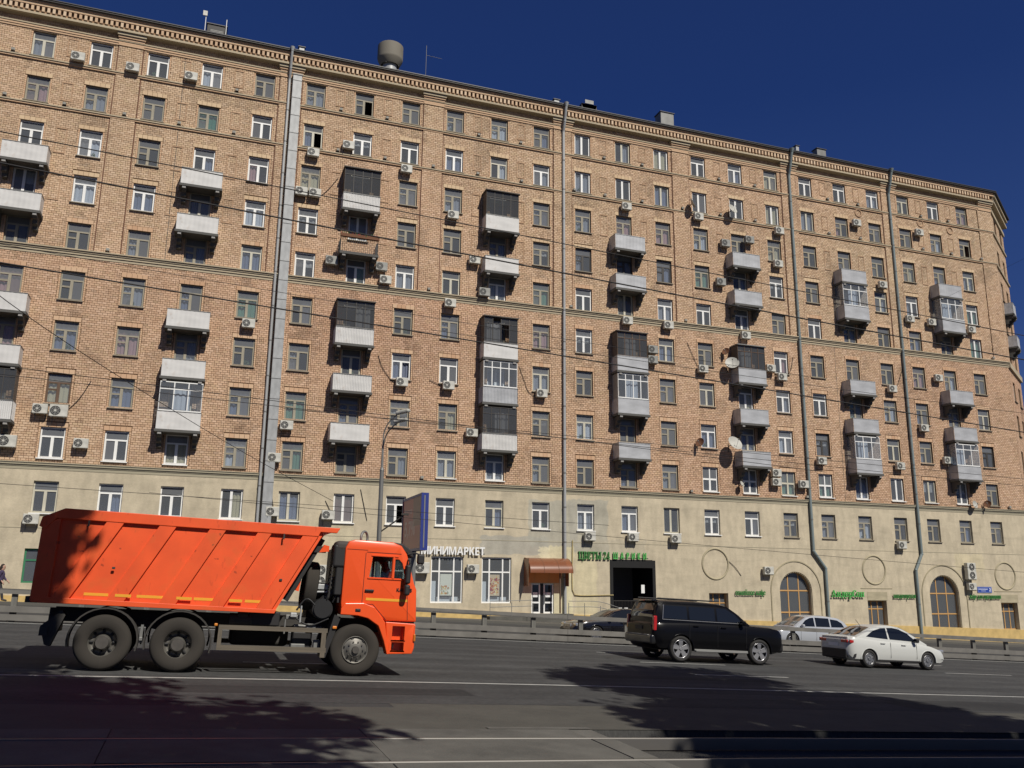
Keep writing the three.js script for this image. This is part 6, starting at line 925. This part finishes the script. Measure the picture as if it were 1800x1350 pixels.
// shadows fall at (x - .27 t, d + .93 t) for a crown t metres above the road
{
  const sh = (sx, sd, t) => [sx + .29 / 1.08 * t, sd - 1 / 1.08 * t];
  const mk = (label, tx, td, h, list, n) => tree(label, tx, td, h, list.map(([sx, sd, t, r, ry, k]) => { const [x, d] = sh(sx, sd, t); return [x - tx, t, -(d - td), r, ry, k]; }), n, .3);
  mk('broad leafy tree beside the tram stop casting shade on the truck', 1.5, -4.5, 14, [[-3.2, 13.5, 13, 3.2, 2.2], [-.9, 11.2, 12, 2.8, 2.0], [-5.5, 15.5, 13, 3.4, 2.5], [-4.5, 21.3, 15.5, 1.7, 1.9], [-4.7, 22.7, 15.8, 1.5, 1.4], [-4.2, 20.2, 15, 1.2, 1.2], [.4, 14.6, 13.5, 1.9, 1.2], [-2.6, 17.4, 14, 2.2, 1.4], [-3.6, 10.2, 12, 3, 2], [-6.8, 19, 15, 2.4, 2], [-2.9, 20.9, 14.5, .45, .6], [1.7, 13.4, 13, .9, .6]], 30000);
  mk('wide leafy tree further down the near pavement', 16, -5.5, 18, [[10.0, 14.2, 14, 2.6, 2.0], [12.3, 17.5, 15.5, 2.8, 2.0], [10.6, 20.6, 16, 2.4, 2.0], [13.0, 22.6, 16.5, 2.0, 1.6], [14.2, 13.4, 13, 2.8, 2.2], [8.8, 22.0, 16, .8, .6], [18.5, 12.2, 13, 2.6, 2.0], [9.2, 10.8, 13, 2.4, 1.6], [13, 10.4, 13, 2.6, 1.8], [17, 9.8, 13, 2.8, 1.8], [8.0, 16.3, 15, .8, .5], [15.2, 17.6, 15.5, 1.3, 1]], 36000);
  // unseen row of trees, added to darken reflections and cut sky fill
  const row = [[-14, -13], [-6, -15], [3, -14], [12, -16], [21, -13], [31, -15], [42, -14], [-24, -15]];
  row.forEach(([x, d], i) => tree('unseen leafy tree added behind the viewer to darken reflections and sky fill', x, d, 9, [[0, 6.5, 0, 3.2, 2.6], [1.6, 5.2, .8, 2.4, 1.8], [-1.8, 5.6, -.6, 2.5, 2.0]], 3500, .45));
}
// ---------------------------------------------------------------- a pedestrian at the kerb by the house
{
  const d = 51.2, p = F(3, 1050, d), y0 = ground(p.x, d) + .13;
  const t = thing('person', 'pedestrian in a dark purple top and dark trousers walking on the pavement', 'person', [p.x - .2, y0, -d]);
  const J = { pelvis: [0, .95, 0], chest: [.05, 1.32, 0], neck: [.07, 1.5, 0], sh1: [.06, 1.42, .18], el1: [-.04, 1.16, .24], wr1: [.14, .98, .22], sh2: [.06, 1.42, -.18], el2: [.14, 1.15, -.24], wr2: [.3, 1.02, -.2], h1: [0, .92, .09], k1: [.16, .52, .1], a1: [.24, .09, .1], t1: [.42, .04, .1], h2: [0, .92, -.09], k2: [-.02, .5, -.1], a2: [-.26, .16, -.1], t2: [-.12, .05, -.1] };
  const figure = (bones, res, mat, name, c, S) => { const mc = new MarchingCubes(res, mat, false, false, 60000); mc.isolation = 0; const f = mc.field; for (let k = 0; k < res; k++) for (let j = 0; j < res; j++) for (let i = 0; i < res; i++) { const q = [c[0] + ((i - res / 2) / (res / 2)) * S, c[1] + ((j - res / 2) / (res / 2)) * S, c[2] + ((k - res / 2) / (res / 2)) * S]; let D = 9; for (const [A, B, r0, r1] of bones) { const ab = [B[0] - A[0], B[1] - A[1], B[2] - A[2]], ap = [q[0] - A[0], q[1] - A[1], q[2] - A[2]], L = ab[0] ** 2 + ab[1] ** 2 + ab[2] ** 2 + 1e-9, tt = Math.max(0, Math.min(1, (ap[0] * ab[0] + ap[1] * ab[1] + ap[2] * ab[2]) / L)), dd = Math.hypot(ap[0] - ab[0] * tt, ap[1] - ab[1] * tt, ap[2] - ab[2] * tt) - (r0 + (r1 - r0) * tt); const h = Math.max(0, .04 - Math.abs(D - dd)) / .04; D = Math.min(D, dd) - h * h * .01; } f[k * res * res + j * res + i] = -D; } mc.update(); const n = mc.count, g = new THREE.BufferGeometry(); g.setAttribute('position', new THREE.BufferAttribute(mc.positionArray.slice(0, n * 3), 3)); g.setAttribute('normal', new THREE.BufferAttribute(mc.normalArray.slice(0, n * 3), 3)); g.scale(S, S, S); g.translate(...c); return mesh(name, withUV(g), mat, t); };
  const skin = std(lin(.42, .26, .19), .7);
  const hand = (w, el, s) => { const d0 = V3(...w).sub(V3(...el)).normalize(), o = (a, k, z) => [w[0] + d0.x * a, w[1] + d0.y * a - k, w[2] + z]; const b = [[w, o(.08, 0, 0), .032, .036]]; for (let i = 0; i < 4; i++) b.push([o(.08, 0, (i - 1.5) * .019), o(.13 + (i === 1 ? .012 : 0), .02, (i - 1.5) * .021), .0105, .009], [o(.13, .02, (i - 1.5) * .021), o(.15 - Math.abs(i - 1.3) * .006, .055, (i - 1.5) * .021), .009, .008]); b.push([o(.03, 0, s * .03), o(.08, .035, s * .05), .012, .01]); return b; };
  const body = figure([[J.pelvis, J.chest, .14, .15], [J.chest, J.neck, .12, .06], [J.neck, [.09, 1.58, 0], .055, .055], [J.sh1, J.el1, .06, .045], [J.el1, J.wr1, .045, .032], [J.sh2, J.el2, .06, .045], [J.el2, J.wr2, .045, .032], [J.sh1, J.sh2, .07, .07], [J.h1, J.k1, .095, .065], [J.k1, J.a1, .062, .042], [J.a1, J.t1, .045, .03], [J.h2, J.k2, .095, .065], [J.k2, J.a2, .062, .042], [J.a2, J.t2, .045, .03], [[.09, 1.6, 0], [.1, 1.7, 0], .085, .095], [[.17, 1.62, 0], [.19, 1.64, 0], .02, .015], ...hand(J.wr1, J.el1, 1), ...hand(J.wr2, J.el2, -1)], 96, skin, 'body', [.05, .9, 0], .95);
  figure([[[0, .98, 0], J.chest, .155, .165], [J.chest, J.neck, .13, .07], [J.sh1, J.el1, .075, .06], [J.el1, [.1, 1.02, .22], .058, .046], [J.sh2, J.el2, .075, .06], [J.el2, [.26, 1.04, -.21], .058, .046], [J.sh1, J.sh2, .085, .085]], 64, std(lin(.055, .04, .085), .9), 'jacket', [.05, 1.2, 0], .5);
  figure([[J.pelvis, [0, .9, 0], .15, .15], [J.h1, J.k1, .108, .078], [J.k1, [.235, .14, .1], .075, .058], [J.h2, J.k2, .108, .078], [J.k2, [-.24, .2, -.1], .075, .058]], 64, std(lin(.03, .03, .035), .9), 'trousers', [0, .55, 0], .62);
  figure([[J.a1, J.t1, .055, .042], [J.a2, J.t2, .055, .042]], 48, MAT.black, 'shoes', [.05, .08, 0], .5);
  figure([[[.06, 1.66, 0], [.07, 1.75, 0], .095, .09], [[.02, 1.66, 0], [.0, 1.56, 0], .085, .06]], 40, std(lin(.03, .02, .015), .8), 'hair', [.05, 1.66, 0], .25);
  part('eye', [new THREE.SphereGeometry(.012, 8, 6).translate(.185, 1.67, .035), new THREE.SphereGeometry(.012, 8, 6).translate(.185, 1.67, -.035)], MAT.black, t); part('mouth', rbox(.012, .012, .045, .185, 1.585, 0, .005), std(lin(.3, .1, .09), .7), t);
}
scene.traverse((o) => { if (o.isMesh) { o.castShadow = true; o.receiveShadow = true; } });
renderer.render(scene, camera);
